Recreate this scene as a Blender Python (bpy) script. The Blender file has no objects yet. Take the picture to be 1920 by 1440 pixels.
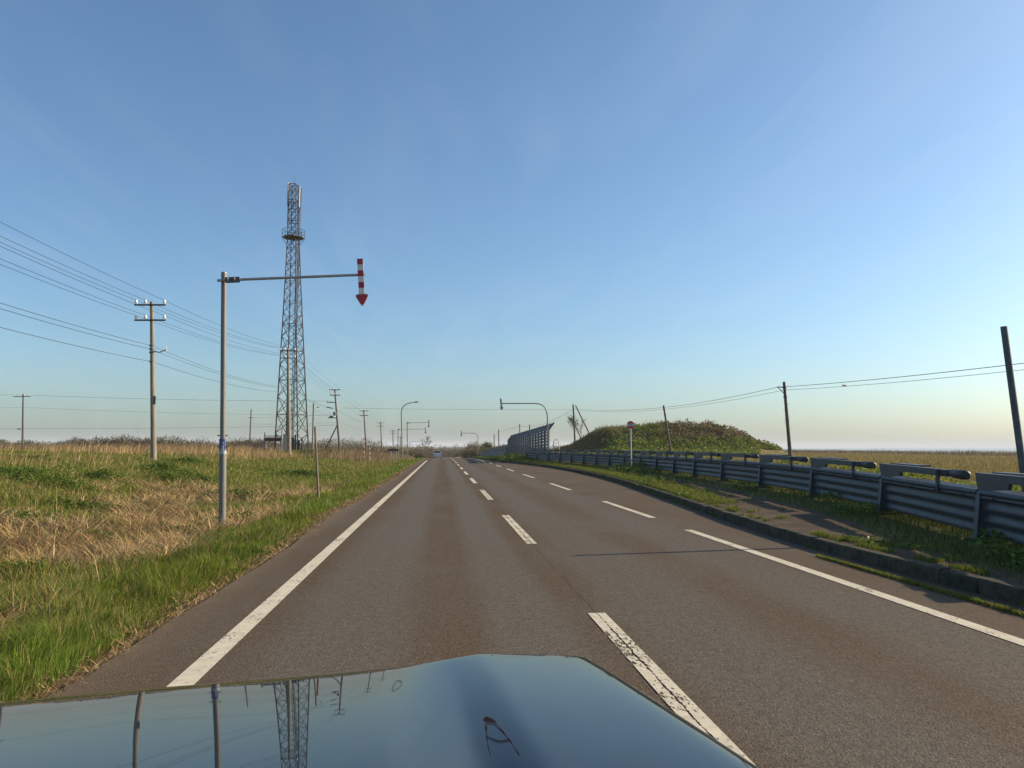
import bpy, math, random
import numpy as np
from mathutils import Vector, Matrix

SC = bpy.context.scene
COL = SC.collection
rng = np.random.default_rng(7)
random.seed(7)

# ------------------------------------------------------------------ camera, sky, sun, exposure
EYE = 1.5
PITCH = math.radians(4.678)
YAW = math.radians(5.213)
FPX = 1442.0                       # focal length in pixels of a 1920 px wide frame
cam_d = bpy.data.cameras.new('camera')
cam = bpy.data.objects.new('camera', cam_d)
COL.objects.link(cam)
cam_d.sensor_width = 36.0
cam_d.lens = 36.0 * FPX / 1920.0
cam_d.clip_start = 0.05
cam_d.clip_end = 30000
cam.location = (0, 0, EYE)
cam.rotation_euler = (math.radians(90) + PITCH, 0, -YAW)
SC.camera = cam

SUN_ELEV = math.radians(25.0)
SUN_AZ = math.radians(90 - 8.6)     # clockwise from +Y (the road direction)
w = bpy.data.worlds.new('World')
SC.world = w
w.use_nodes = True
nt = w.node_tree
for n in list(nt.nodes):
    nt.nodes.remove(n)
wo = nt.nodes.new('ShaderNodeOutputWorld')
bg = nt.nodes.new('ShaderNodeBackground')
sky = nt.nodes.new('ShaderNodeTexSky')
sky.sky_type = 'NISHITA'
sky.sun_disc = False
sky.sun_elevation = SUN_ELEV
sky.sun_rotation = SUN_AZ
sky.altitude = 20
sky.air_density = 1.0
sky.dust_density = 1.6
sky.ozone_density = 4.0
bg.inputs['Strength'].default_value = 0.114
# thin cirrus veils high up: stretched noise on the sky plane, mixed very lightly over the sky
def wn(kind): return nt.nodes.new(kind)
tcw = wn('ShaderNodeTexCoord'); sep = wn('ShaderNodeSeparateXYZ'); nt.links.new(tcw.outputs['Generated'], sep.inputs[0])
zc = wn('ShaderNodeMath'); zc.operation = 'MAXIMUM'; zc.inputs[1].default_value = 0.06; nt.links.new(sep.outputs[2], zc.inputs[0])
uv = wn('ShaderNodeCombineXYZ')
for k_, ax in ((0, 0), (1, 1)):
    dv = wn('ShaderNodeMath'); dv.operation = 'DIVIDE'
    nt.links.new(sep.outputs[ax], dv.inputs[0]); nt.links.new(zc.outputs[0], dv.inputs[1]); nt.links.new(dv.outputs[0], uv.inputs[k_])
mpw = wn('ShaderNodeMapping'); mpw.inputs['Rotation'].default_value = (0, 0, math.radians(-22)); mpw.inputs['Scale'].default_value = (1.5, 0.28, 1)
nt.links.new(uv.outputs[0], mpw.inputs[0])
nzw = wn('ShaderNodeTexNoise'); nzw.inputs['Scale'].default_value = 1.6; nzw.inputs['Detail'].default_value = 5; nzw.inputs['Roughness'].default_value = 0.55; nzw.inputs['Distortion'].default_value = 0.5
nt.links.new(mpw.outputs[0], nzw.inputs['Vector'])
crw = wn('ShaderNodeValToRGB'); crw.color_ramp.elements[0].position = 0.46; crw.color_ramp.elements[1].position = 0.85
crw.color_ramp.elements[0].color = (0, 0, 0, 1); crw.color_ramp.elements[1].color = (0.11, 0.11, 0.11, 1)
nt.links.new(nzw.outputs['Fac'], crw.inputs[0])
wb = wn('ShaderNodeMix'); wb.data_type = 'RGBA'; wb.blend_type = 'MULTIPLY'; wb.inputs[0].default_value = 1.0; wb.inputs[7].default_value = (0.87, 0.970, 0.965, 1)
nt.links.new(sky.outputs[0], wb.inputs[6])
mxw = wn('ShaderNodeMix'); mxw.data_type = 'RGBA'; mxw.inputs[7].default_value = (4.2, 4.7, 5.2, 1)
nt.links.new(crw.outputs[0], mxw.inputs[0]); nt.links.new(wb.outputs[2], mxw.inputs[6])
nt.links.new(mxw.outputs[2], bg.inputs['Color'])
nt.links.new(bg.outputs[0], wo.inputs['Surface'])

sun_d = bpy.data.lights.new('sun', 'SUN')
sun_d.energy = 5.0
sun_d.angle = math.radians(0.53)
sun_d.color = (1.0, 0.81, 0.57)
sun = bpy.data.objects.new('sun', sun_d)
COL.objects.link(sun)
to_sun = Vector((math.sin(SUN_AZ) * math.cos(SUN_ELEV), math.cos(SUN_AZ) * math.cos(SUN_ELEV), math.sin(SUN_ELEV)))
sun.rotation_euler = to_sun.to_track_quat('Z', 'Y').to_euler()
sun.location = (60, 20, 60)

SC.view_settings.view_transform = 'Standard'
SC.view_settings.look = 'None'
SC.view_settings.gamma = 1.0
SC.view_settings.use_curve_mapping = False
SC.view_settings.exposure = 0.62
SC.render.engine = 'CYCLES'
SC.cycles.use_denoising = True
SC.cycles.max_bounces = 6
SC.cycles.diffuse_bounces = 3
SC.cycles.glossy_bounces = 3
SC.cycles.transparent_max_bounces = 8
SC.cycles.sample_clamp_indirect = 4.0

# survey helper: a point seen in the photograph at pixel (x, y), standing Y metres down the road
_f = Vector((math.sin(YAW) * math.cos(PITCH), math.cos(YAW) * math.cos(PITCH), math.sin(PITCH)))
_r = Vector((math.cos(YAW), -math.sin(YAW), 0))
_u = _r.cross(_f)
def at(x, y, Y):
    d = _f + _r * ((x - 960) / FPX) + _u * ((720 - y) / FPX)
    return Vector((0, 0, EYE)) + d * (Y / d.y)

# ------------------------------------------------------------------ materials
def _nodes(name):
    m = bpy.data.materials.new(name)
    m.use_nodes = True
    t = m.node_tree
    return m, t, t.nodes['Principled BSDF']

def mat(name, col, rough=0.6, metal=0.0, var=0.25, scale=6.0, bump=0.0, bscale=40.0, col2=None, spec=0.5, stretch=None, coat=0.0):
    m, t, b = _nodes(name)
    tc = t.nodes.new('ShaderNodeTexCoord')
    src = tc.outputs['Object']
    if stretch:
        mp = t.nodes.new('ShaderNodeMapping')
        mp.inputs['Scale'].default_value = stretch
        t.links.new(src, mp.inputs[0])
        src = mp.outputs[0]
    nz = t.nodes.new('ShaderNodeTexNoise')
    nz.inputs['Scale'].default_value = scale
    nz.inputs['Detail'].default_value = 6
    nz.inputs['Roughness'].default_value = 0.65
    t.links.new(src, nz.inputs['Vector'])
    cr = t.nodes.new('ShaderNodeValToRGB')
    c2 = col2 if col2 else tuple(c * (1 - var) for c in col)
    c1 = col if col2 else tuple(min(1, c * (1 + var * 0.6)) for c in col)
    cr.color_ramp.elements[0].position = 0.33
    cr.color_ramp.elements[1].position = 0.67
    cr.color_ramp.elements[0].color = (*c2, 1)
    cr.color_ramp.elements[1].color = (*c1, 1)
    t.links.new(nz.outputs['Fac'], cr.inputs[0])
    t.links.new(cr.outputs[0], b.inputs['Base Color'])
    b.inputs['Roughness'].default_value = rough
    b.inputs['Metallic'].default_value = metal
    b.inputs['Specular IOR Level'].default_value = spec
    if coat:
        b.inputs['Coat Weight'].default_value = coat
        b.inputs['Coat Roughness'].default_value = 0.02
    if bump > 0:
        nb = t.nodes.new('ShaderNodeTexNoise')
        nb.inputs['Scale'].default_value = bscale
        nb.inputs['Detail'].default_value = 5
        t.links.new(src, nb.inputs['Vector'])
        bp = t.nodes.new('ShaderNodeBump')
        bp.inputs['Strength'].default_value = bump
        bp.inputs['Distance'].default_value = 0.02
        t.links.new(nb.outputs['Fac'], bp.inputs['Height'])
        t.links.new(bp.outputs[0], b.inputs['Normal'])
    return m

def leaf_mat(name, rough=0.6, trans=0.35):
    """foliage: colour comes from the blade's own attribute, part of the light passes through"""
    m, t, b = _nodes(name)
    at_ = t.nodes.new('ShaderNodeAttribute')
    at_.attribute_name = 'tint'
    t.links.new(at_.outputs['Color'], b.inputs['Base Color'])
    b.inputs['Roughness'].default_value = rough
    b.inputs['Specular IOR Level'].default_value = 0.114
    tr = t.nodes.new('ShaderNodeBsdfTranslucent')
    t.links.new(at_.outputs['Color'], tr.inputs['Color'])
    mx = t.nodes.new('ShaderNodeMixShader')
    mx.inputs[0].default_value = trans
    t.links.new(b.outputs[0], mx.inputs[1])
    t.links.new(tr.outputs[0], mx.inputs[2])
    t.links.new(mx.outputs[0], t.nodes['Material Output'].inputs['Surface'])
    return m

class G:
    """small node-graph helper"""
    def __init__(s, t): s.t = t
    def math(s, op, a, b=None, c=None, clamp=False):
        n = s.t.nodes.new('ShaderNodeMath'); n.operation = op; n.use_clamp = clamp
        for i, v in enumerate((a, b, c)):
            if v is None: continue
            if isinstance(v, (int, float)): n.inputs[i].default_value = v
            else: s.t.links.new(v, n.inputs[i])
        return n.outputs[0]
    def noise(s, vec, scale, detail=4, rough=0.6, dist=0.0):
        n = s.t.nodes.new('ShaderNodeTexNoise')
        n.inputs['Scale'].default_value = scale; n.inputs['Detail'].default_value = detail
        n.inputs['Roughness'].default_value = rough; n.inputs['Distortion'].default_value = dist
        s.t.links.new(vec, n.inputs['Vector'])
        return n.outputs['Fac']
    def voro(s, vec, scale, feature='F1'):
        n = s.t.nodes.new('ShaderNodeTexVoronoi'); n.feature = feature
        n.inputs['Scale'].default_value = scale
        s.t.links.new(vec, n.inputs['Vector'])
        return n
    def mapv(s, vec, sc):
        n = s.t.nodes.new('ShaderNodeMapping'); n.inputs['Scale'].default_value = sc
        s.t.links.new(vec, n.inputs[0]); return n.outputs[0]
    def ramp(s, fac, stops):
        n = s.t.nodes.new('ShaderNodeValToRGB')
        e = n.color_ramp.elements
        while len(e) < len(stops): e.new(0.5)
        for el, (p, c) in zip(e, stops):
            el.position = p
            el.color = (c, c, c, 1) if isinstance(c, (int, float)) else (*c, 1)
        s.t.links.new(fac, n.inputs[0]); return n.outputs[0]
    def mix(s, fac, a, b, mode='MIX'):
        n = s.t.nodes.new('ShaderNodeMix'); n.data_type = 'RGBA'; n.blend_type = mode
        for sock, v in ((n.inputs[0], fac), (n.inputs[6], a), (n.inputs[7], b)):
            if isinstance(v, (int, float)): sock.default_value = v
            elif isinstance(v, tuple): sock.default_value = (*v, 1)
            else: s.t.links.new(v, sock)
        return n.outputs[2]
    def bump(s, h, strength, dist):
        n = s.t.nodes.new('ShaderNodeBump')
        n.inputs['Strength'].default_value = strength; n.inputs['Distance'].default_value = dist
        s.t.links.new(h, n.inputs['Height']); return n.outputs[0]

def asphalt_material():
    m, t, b = _nodes('asphalt')
    g = G(t)
    tc = t.nodes.new('ShaderNodeTexCoord')
    P = tc.outputs['Object']
    sx = t.nodes.new('ShaderNodeSeparateXYZ'); t.links.new(P, sx.inputs[0])
    X = sx.outputs[0]
    wob = g.noise(g.mapv(P, (0.8, 0.06, 1)), 1.0, 3)
    Xw = g.math('ADD', X, g.math('MULTIPLY', g.math('SUBTRACT', wob, 0.5), 0.55))
    # the polished wheel tracks are greyer; the strips between them carry brown silt
    xn = g.math('DIVIDE', g.math('ADD', Xw, 3.0), 10.0, clamp=True)
    gy, br, sh = 0.0, 1.0, 0.75
    k = lambda x: (x + 3.0) / 10.0
    silt = g.ramp(xn, [(0.0, sh), (k(-1.75), 0.8), (k(-1.45), 0.95), (k(-1.05), 0.15), (k(-0.45), 0.1), (k(-0.2), 0.75),
                       (k(0.25), 0.85), (k(0.5), 0.1), (k(0.95), 0.15), (k(1.15), 0.95), (k(1.45), 0.9), (k(1.75), 0.25),
                       (k(2.4), 0.2), (k(2.8), 0.7), (k(3.2), 0.75), (k(3.6), 0.25), (k(4.2), 0.3), (k(4.6), 0.75), (1.0, 0.8)])
    blot = g.noise(g.mapv(P, (1.0, 0.35, 1)), 0.7, 5, 0.6, 0.6)
    blot = g.ramp(blot, [(0.32, 0.0), (0.68, 1.0)])
    f = g.math('MULTIPLY', silt, g.math('ADD', g.math('MULTIPLY', blot, 0.65), 0.45), clamp=True)
    col = g.mix(f, (0.112, 0.098, 0.078), (0.090, 0.060, 0.036))
    # aggregate grain
    v = g.voro(P, 80.0)
    grain = g.ramp(v.outputs['Color'], [(0.12, 0.45), (0.5, 0.95), (0.9, 1.35), (1.0, 2.3)])
    # grain is drowned in silt on the shoulders
    gs = g.ramp(xn, [(k(-2.1), 0.25), (k(-1.5), 0.95), (k(4.3), 0.9), (k(4.9), 0.3)])
    col = g.mix(g.math('MULTIPLY', gs, 0.66), col, g.mix(1.0, col, grain, 'MULTIPLY'))
    fine = g.ramp(g.noise(P, 14.0, 6, 0.7), [(0.3, 0.80), (0.7, 1.16)])
    col = g.mix(1.0, col, fine, 'MULTIPLY')
    # pale dust blown against the left edge of the shoulder
    du = g.ramp(xn, [(k(-2.35), 0.75), (k(-2.05), 0.12), (k(-1.9), 0.0)])
    col = g.mix(g.math('MULTIPLY', du, g.ramp(g.noise(P, 2.0, 5), [(0.3, 0.3), (0.65, 1.0)])), col, (0.17, 0.135, 0.09))
    # longitudinal construction joint along the centre line, and a few wandering cracks
    jw = g.math('MULTIPLY', g.math('SUBTRACT', g.noise(g.mapv(P, (0, 1, 0)), 2.2, 4, 0.7), 0.5), 0.05)
    jd = g.math('ABSOLUTE', g.math('SUBTRACT', g.math('ADD', X, jw), 1.405))
    j = g.math('SUBTRACT', 1.0, g.math('DIVIDE', jd, 0.010), clamp=True)
    jn = g.ramp(g.noise(g.mapv(P, (0, 1, 0)), 0.9, 3), [(0.36, 0.15), (0.52, 1.0)])
    j = g.math('MULTIPLY', g.math('MULTIPLY', j, jn), 0.85)
    ck = g.voro(g.mapv(P, (0.55, 0.13, 1)), 1.0, 'DISTANCE_TO_EDGE')
    ckl = g.math('SUBTRACT', 1.0, g.math('DIVIDE', ck.outputs['Distance'], 0.004), clamp=True)
    ckm = g.ramp(g.noise(P, 0.35, 2), [(0.56, 0.0), (0.64, 1.0)])
    j = g.math('MAXIMUM', j, g.math('MULTIPLY', g.math('MULTIPLY', ckl, ckm), 0.45))
    col = g.mix(j, col, (0.022, 0.019, 0.016))
    t.links.new(col, b.inputs['Base Color'])
    rr = g.math('ADD', 0.75, g.math('MULTIPLY', f, 0.2))
    t.links.new(rr, b.inputs['Roughness'])
    b.inputs['Specular IOR Level'].default_value = 0.08
    h = g.math('ADD', g.math('MULTIPLY', v.outputs['Distance'], -1.0), g.math('MULTIPLY', g.noise(P, 40, 3), 0.6))
    t.links.new(g.bump(h, 0.55, 0.006), b.inputs['Normal'])
    return m

def paint_material(name, wear, streak=False):
    m, t, b = _nodes(name)
    g = G(t)
    P = t.nodes.new('ShaderNodeTexCoord').outputs['Object']
    col = g.ramp(g.noise(P, 9, 5), [(0.3, (0.44, 0.395, 0.30)), (0.7, (0.58, 0.53, 0.42))])
    t.links.new(col, b.inputs['Base Color'])
    b.inputs['Roughness'].default_value = 0.8
    b.inputs['Specular IOR Level'].default_value = 0.1
    n1 = g.noise(g.mapv(P, (1, 0.45, 1)), 34, 7, 0.78)
    n2 = g.noise(P, 1.3, 3)
    s = g.math('ADD', n1, g.math('MULTIPLY', g.math('SUBTRACT', n2, 0.5), 0.55))
    sx = t.nodes.new('ShaderNodeSeparateXYZ'); t.links.new(P, sx.inputs[0])
    if streak:   # two crossing coats have lifted along the joint under the centre dash
        d = g.math('ABSOLUTE', g.math('SUBTRACT', g.math('ADD', sx.outputs[0], g.math('MULTIPLY', g.math('SUBTRACT', g.noise(g.mapv(P, (0, 1, 0)), 2.2, 4, 0.7), 0.5), 0.05)), 1.405))
        s = g.math('SUBTRACT', s, g.math('MULTIPLY', g.math('SUBTRACT', 1.0, g.math('DIVIDE', d, 0.011), clamp=True), 0.20))
    hole = g.ramp(s, [(wear - 0.02, 1.0), (wear + 0.02, 0.0)])
    tr = t.nodes.new('ShaderNodeBsdfTransparent')
    mx = t.nodes.new('ShaderNodeMixShader')
    t.links.new(hole, mx.inputs[0])
    t.links.new(b.outputs[0], mx.inputs[1])
    t.links.new(tr.outputs[0], mx.inputs[2])
    t.links.new(mx.outputs[0], t.nodes['Material Output'].inputs['Surface'])
    t.links.new(g.bump(g.noise(P, 60, 4), 0.3, 0.004), b.inputs['Normal'])
    return m

def ground_material():
    m, t, b = _nodes('ground_soil')
    g = G(t)
    P = t.nodes.new('ShaderNodeTexCoord').outputs['Object']
    sx = t.nodes.new('ShaderNodeSeparateXYZ'); t.links.new(P, sx.inputs[0])
    big = g.ramp(g.noise(P, 0.06, 6, 0.65), [(0.36, (0.11, 0.125, 0.032)), (0.52, (0.19, 0.155, 0.062)), (0.66, (0.23, 0.165, 0.08))])
    fine = g.ramp(g.noise(P, 3.5, 7, 0.75), [(0.3, (0.055, 0.060, 0.020)), (0.5, (0.13, 0.11, 0.045)), (0.72, (0.26, 0.19, 0.10))])
    left = g.mix(0.5, big, fine)
    right = g.mix(0.35, g.ramp(g.noise(g.mapv(P, (1, 0.3, 1)), 0.05, 6, 0.6), [(0.35, (0.16, 0.16, 0.045)), (0.55, (0.22, 0.175, 0.075)), (0.7, (0.25, 0.18, 0.085))]), fine)
    side = g.math('GREATER_THAN', sx.outputs[0], 2.0)
    col = g.mix(side, left, right)
    # bare silty soil beside the asphalt
    d = g.math('ABSOLUTE', g.math('ADD', sx.outputs[0], 2.45))
    e = g.math('SUBTRACT', 1.0, g.math('DIVIDE', d, 0.35), clamp=True)
    soil = g.ramp(g.noise(P, 22, 6, 0.7), [(0.3, (0.075, 0.05, 0.032)), (0.7, (0.19, 0.14, 0.09))])
    col = g.mix(e, col, soil)
    t.links.new(col, b.inputs['Base Color'])
    b.inputs['Roughness'].default_value = 0.95
    b.inputs['Specular IOR Level'].default_value = 0.1
    t.links.new(g.bump(g.noise(P, 18, 6, 0.7), 0.7, 0.05), b.inputs['Normal'])
    return m

M = {}
M['asphalt'] = asphalt_material()
M['paint'] = paint_material('road_paint', 0.385)
M['paint_worn'] = paint_material('road_paint_worn', 0.415, True)
M['ground'] = ground_material()
M['kerb'] = mat('kerb_concrete', (0.105, 0.088, 0.066), 0.95, var=0.4, scale=5, bump=0.5, bscale=50, col2=(0.035, 0.036, 0.022), spec=0.1)
M['sidewalk'] = mat('sidewalk_asphalt', (0.115, 0.082, 0.056), 0.95, scale=2.2, bump=0.8, bscale=60, col2=(0.058, 0.046, 0.034), spec=0.08)
M['galv'] = mat('galvanized_steel', (0.34, 0.35, 0.35), 0.5, 0.55, 0.25, 9, 0.05, 60)
M['galv_dark'] = mat('weathered_steel', (0.085, 0.10, 0.115), 0.55, 0.3, 0.3, 8, 0.08, 50)
M['post_grey'] = mat('grey_pole_coating', (0.165, 0.16, 0.148), 0.55, 0.15, 0.22, 3, 0.05, 60, stretch=(6, 6, 0.7))
M['disc_red'] = mat('disc_red', (0.52, 0.03, 0.04), 0.45, var=0.12, scale=5)
M['guard'] = mat('guard_fence_steel', (0.056, 0.065, 0.074), 0.5, 0.25, 0.3, 8, 0.08, 50)
M['louvre'] = mat('louvre_steel', (0.070, 0.075, 0.077), 0.6, 0.1, 0.25, 4)
M['louvre_post'] = mat('louvre_post_steel', (0.03, 0.033, 0.036), 0.6, 0.1, 0.25, 4)
M['tower'] = mat('tower_steel', (0.050, 0.050, 0.058), 0.55, 0.4, 0.35, 2)
M['white_pnl'] = mat('antenna_casing', (0.42, 0.42, 0.41), 0.5, var=0.1)
M['concrete'] = mat('pole_concrete', (0.23, 0.20, 0.155), 0.9, var=0.3, scale=2.0, bump=0.2, stretch=(4, 4, 0.6))
M['wood'] = mat('weathered_wood', (0.20, 0.155, 0.11), 0.85, var=0.4, scale=3, bump=0.3, stretch=(12, 12, 0.8))
M['wood_dark'] = mat('creosoted_wood', (0.11, 0.088, 0.068), 0.85, var=0.4, scale=3, bump=0.3, stretch=(12, 12, 0.8))
M['porcelain'] = mat('white_porcelain', (0.78, 0.77, 0.74), 0.25, var=0.08)
M['black_iron'] = mat('dark_iron', (0.045, 0.047, 0.05), 0.6, 0.3)
M['wire'] = mat('cable_sheath', (0.03, 0.033, 0.038), 0.6, 0.0)
M['red'] = mat('sign_red', (0.36, 0.018, 0.028), 0.45, var=0.18, scale=5)
M['sign_white'] = mat('sign_white', (0.62, 0.61, 0.58), 0.5, var=0.1, scale=6)
M['sign_back'] = mat('sign_back_grey', (0.30, 0.31, 0.31), 0.5, 0.4, 0.2)
M['blue'] = mat('sticker_blue', (0.025, 0.05, 0.20), 0.4, var=0.15)
M['rust'] = mat('rusty_steel', (0.13, 0.042, 0.026), 0.9, var=0.5, scale=2.5, bump=0.4, col2=(0.045, 0.022, 0.02))
M['pale_wood'] = mat('pale_timber', (0.42, 0.31, 0.21), 0.8, var=0.3, scale=4)
M['beige'] = mat('beige_cabinet', (0.40, 0.37, 0.30), 0.6, var=0.15)
M['brown_sign'] = mat('brown_panel', (0.085, 0.045, 0.032), 0.6, var=0.3)
M['rubber'] = mat('tyre_rubber', (0.018, 0.018, 0.018), 0.8)
M['glass_dark'] = mat('dark_window', (0.008, 0.009, 0.011), 0.08, var=0.05)
M['car_white'] = mat('pearl_paint', (0.50, 0.51, 0.58), 0.3, 0.2, 0.05, coat=1.0)
M['lamp_red'] = mat('tail_lens', (0.30, 0.01, 0.01), 0.2, var=0.1)
M['navy'] = mat('navy_car_paint', (0.018, 0.025, 0.034), 0.5, 0.0, 0.05, 40, coat=1.0, spec=0.0)
M['navy'].node_tree.nodes['Principled BSDF'].inputs['Coat IOR'].default_value = 1.33
M['navy'].node_tree.nodes['Principled BSDF'].inputs['Coat Roughness'].default_value = 0.02
M['black_trim'] = mat('black_plastic', (0.015, 0.015, 0.016), 0.6)
M['lens'] = mat('headlamp_lens', (0.55, 0.57, 0.6), 0.1, var=0.05, coat=1.0)
M['leaf'] = leaf_mat('grass_blades')
M['leaf_b'] = leaf_mat('broad_leaves', 0.45, 0.3)
M['dry'] = leaf_mat('dry_stems', 0.75, 0.2)
M['bark'] = mat('bark', (0.10, 0.078, 0.06), 0.9, var=0.4, scale=8, bump=0.4)

def water_material():
    m, t, b = _nodes('sea_water')
    g = G(t)
    P = t.nodes.new('ShaderNodeTexCoord').outputs['Object']
    b.inputs['Base Color'].default_value = (0.05, 0.10, 0.13, 1)
    b.inputs['Roughness'].default_value = 0.25
    t.links.new(g.bump(g.noise(P, 0.12, 5), 0.4, 0.5), b.inputs['Normal'])
    return m
M['sea'] = water_material()

# ------------------------------------------------------------------ object helpers
def tag(o, label=None, cat=None, group=None, kind=None):
    if label: o['label'] = label
    if cat: o['category'] = cat
    if group: o['group'] = group
    if kind: o['kind'] = kind
    return o

def thing(name, loc, label, cat, group=None):
    o = bpy.data.objects.new(name, None)
    o.empty_display_size = 0.2
    COL.objects.link(o)
    o.location = loc
    return tag(o, label, cat, group)

def world_loc(o):
    p = Vector((0, 0, 0))
    while o is not None:
        p = p + o.location; o = o.parent
    return p

class MB:
    """collects shapes in world coordinates; build() links them as one mesh object"""
    def __init__(s): s.v = []; s.f = []; s.sm = []
    def add(s, vs, fs, smooth=False):
        b = len(s.v)
        s.v.extend([tuple(p) for p in vs])
        s.f.extend([tuple(i + b for i in f) for f in fs]); s.sm.extend([smooth] * len(fs))
        return s
    def box(s, c, size, R=None):
        hx, hy, hz = size[0] / 2, size[1] / 2, size[2] / 2
        R = R if R is not None else Matrix.Identity(3)
        c = Vector(c)
        vs = [c + R @ Vector((x, y, z)) for x in (-hx, hx) for y in (-hy, hy) for z in (-hz, hz)]
        return s.add(vs, [(0, 1, 3, 2), (4, 6, 7, 5), (0, 4, 5, 1), (2, 3, 7, 6), (0, 2, 6, 4), (1, 5, 7, 3)])
    def bar(s, a, b, wd, ht=None, up=Vector((0, 0, 1))):
        a = Vector(a); b = Vector(b); ht = ht or wd
        d = (b - a); L = d.length; d = d / L
        if abs(d.dot(up)) > 0.98: up = Vector((0, 1, 0))
        x = d.cross(up).normalized(); z = x.cross(d)
        R = Matrix((x, d, z)).transposed()
        return s.box((a + b) / 2, (wd, L, ht), R)
    def tube(s, pts, rad, n=8, cap=True):
        pts = [Vector(p) for p in pts]
        if isinstance(rad, (int, float)): rad = [rad] * len(pts)
        vs = []; fs = []
        ref = None
        for i, p in enumerate(pts):
            d = (pts[min(i + 1, len(pts) - 1)] - pts[max(i - 1, 0)]).normalized()
            if ref is None:
                ref = Vector((0, 0, 1)) if abs(d.z) < 0.9 else Vector((1, 0, 0))
            x = d.cross(ref).normalized(); y = d.cross(x)
            ref = -(y) if False else x.cross(d)
            for k in range(n):
                a = 2 * math.pi * k / n
                vs.append(p + (x * math.cos(a) + y * math.sin(a)) * rad[i])
        for i in range(len(pts) - 1):
            for k in range(n):
                a, b2 = i * n + k, i * n + (k + 1) % n
                fs.append((a, b2, b2 + n, a + n))
        s.add(vs, fs, True)
        if cap:
            m = len(pts) - 1
            s.add(vs[:n], [tuple(range(n))]); s.add(vs[m * n:], [tuple(reversed(range(n)))])
        return s
    def prism(s, poly, direction):
        """poly: list of points; extruded along direction"""
        d = Vector(direction); n = len(poly)
        p = [Vector(q) for q in poly]
        vs = p + [q + d for q in p]
        fs = [tuple(range(n)), tuple(reversed(range(n, 2 * n)))] + [(i, (i + 1) % n, (i + 1) % n + n, i + n) for i in range(n)]
        return s.add(vs, fs)
    def mesh(s, name, m, origin):
        me = bpy.data.meshes.new(name)
        o = Vector(origin)
        me.from_pydata([tuple(Vector(p) - o) for p in s.v], [], s.f)
        me.polygons.foreach_set('use_smooth', s.sm)
        me.materials.append(m)
        me.update()
        return me
    def build(s, name, m, parent=None, origin=None):
        if origin is None:
            origin = world_loc(parent) if parent is not None else Vector((0, 0, 0))
        me = s.mesh(name, m, origin)
        o = bpy.data.objects.new(name, me)
        COL.objects.link(o)
        if parent is not None:
            o.parent = parent
            o.location = Vector(origin) - world_loc(parent)
        else:
            o.location = origin
        return o

def np_mesh(name, verts, faces, m, tint=None, smooth=False):
    """verts (n,3), faces (k,3|4) from numpy"""
    me = bpy.data.meshes.new(name)
    nv, nf, c = len(verts), len(faces), faces.shape[1]
    me.vertices.add(nv); me.vertices.foreach_set('co', np.ascontiguousarray(verts, np.float32).ravel())
    me.loops.add(nf * c); me.loops.foreach_set('vertex_index', np.ascontiguousarray(faces, np.int32).ravel())
    me.polygons.add(nf)
    me.polygons.foreach_set('loop_start', np.arange(0, nf * c, c, dtype=np.int32))
    me.polygons.foreach_set('loop_total', np.full(nf, c, np.int32))
    me.polygons.foreach_set('use_smooth', np.full(nf, smooth, bool))
    me.update(calc_edges=True)
    if tint is not None:
        a = me.attributes.new('tint', 'FLOAT_COLOR', 'POINT')
        col = np.ones((nv, 4), np.float32); col[:, :3] = tint
        a.data.foreach_set('color', col.ravel())
    me.materials.append(m)
    o = bpy.data.objects.new(name, me)
    COL.objects.link(o)
    return o

# ------------------------------------------------------------------ terrain functions
_lat = np.random.default_rng(3).random((256, 256))
def vnoise(x, y, s, off=0.0):
    x = np.asarray(x, float) / s + off * 17.3; y = np.asarray(y, float) / s + off * 9.1
    xi = np.floor(x).astype(int); yi = np.floor(y).astype(int)
    fx = x - xi; fy = y - yi
    fx = fx * fx * (3 - 2 * fx); fy = fy * fy * (3 - 2 * fy)
    h = lambda a, b: _lat[a % 256, b % 256]
    return (h(xi, yi) * (1 - fx) + h(xi + 1, yi) * fx) * (1 - fy) + (h(xi, yi + 1) * (1 - fx) + h(xi + 1, yi + 1) * fx) * fy
def fbm(x, y, s, off=0.0, o=3):
    r = 0; a = 0.5; t = 0
    for i in range(o):
        r = r + a * vnoise(x, y, s / 2 ** i, off + i); t += a; a *= 0.5
    return r / t

def rz(Y):
    t = np.maximum(0, np.asarray(Y, float) - 70)
    a = -1.08e-4 * np.minimum(t, 120) ** 2
    b = -0.0259 * 60 * (1 - np.exp(-np.maximum(0, t - 120) / 60))
    return a + b
KERB = np.array([(-10, 5.5), (11, 5.5), (14.5, 5.72), (18.4, 6.13), (24, 6.69), (30, 7.28), (36.5, 7.72), (45, 8.0), (54, 7.92), (62, 7.38), (70, 6.6), (78, 5.92), (90, 5.62), (100, 5.55), (420, 5.55)])
def kerbX(Y): return np.interp(Y, KERB[:, 0], KERB[:, 1])
FPATH = [(7.0, 7.0), (8.15, 11.0), (9.05, 15.1), (9.65, 19.3), (10.05, 23.5), (10.3, 27.5), (10.53, 31.3), (10.8, 35.0), (10.98, 38.6), (11.05, 42.1), (11.0, 45.7), (10.87, 49.2), (10.7, 52.6), (10.45, 56.0), (10.15, 59.6), (9.8, 63.2), (9.35, 67.0), (8.85, 71.0), (8.3, 75.0)]
_fp = np.array(FPATH)
def fenceX(Y): return np.interp(Y, _fp[:, 1], _fp[:, 0])
EDGE_L = -2.3
def zbase(Y): return np.interp(Y, [4, 11, 15, 19, 24, 30, 75, 92], [.10, .12, .17, .23, .27, .29, .28, .14])   # ground level along the guard fence
def sst(a, b, x):
    t = np.clip((x - a) / (b - a), 0, 1); return t * t * (3 - 2 * t)

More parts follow.
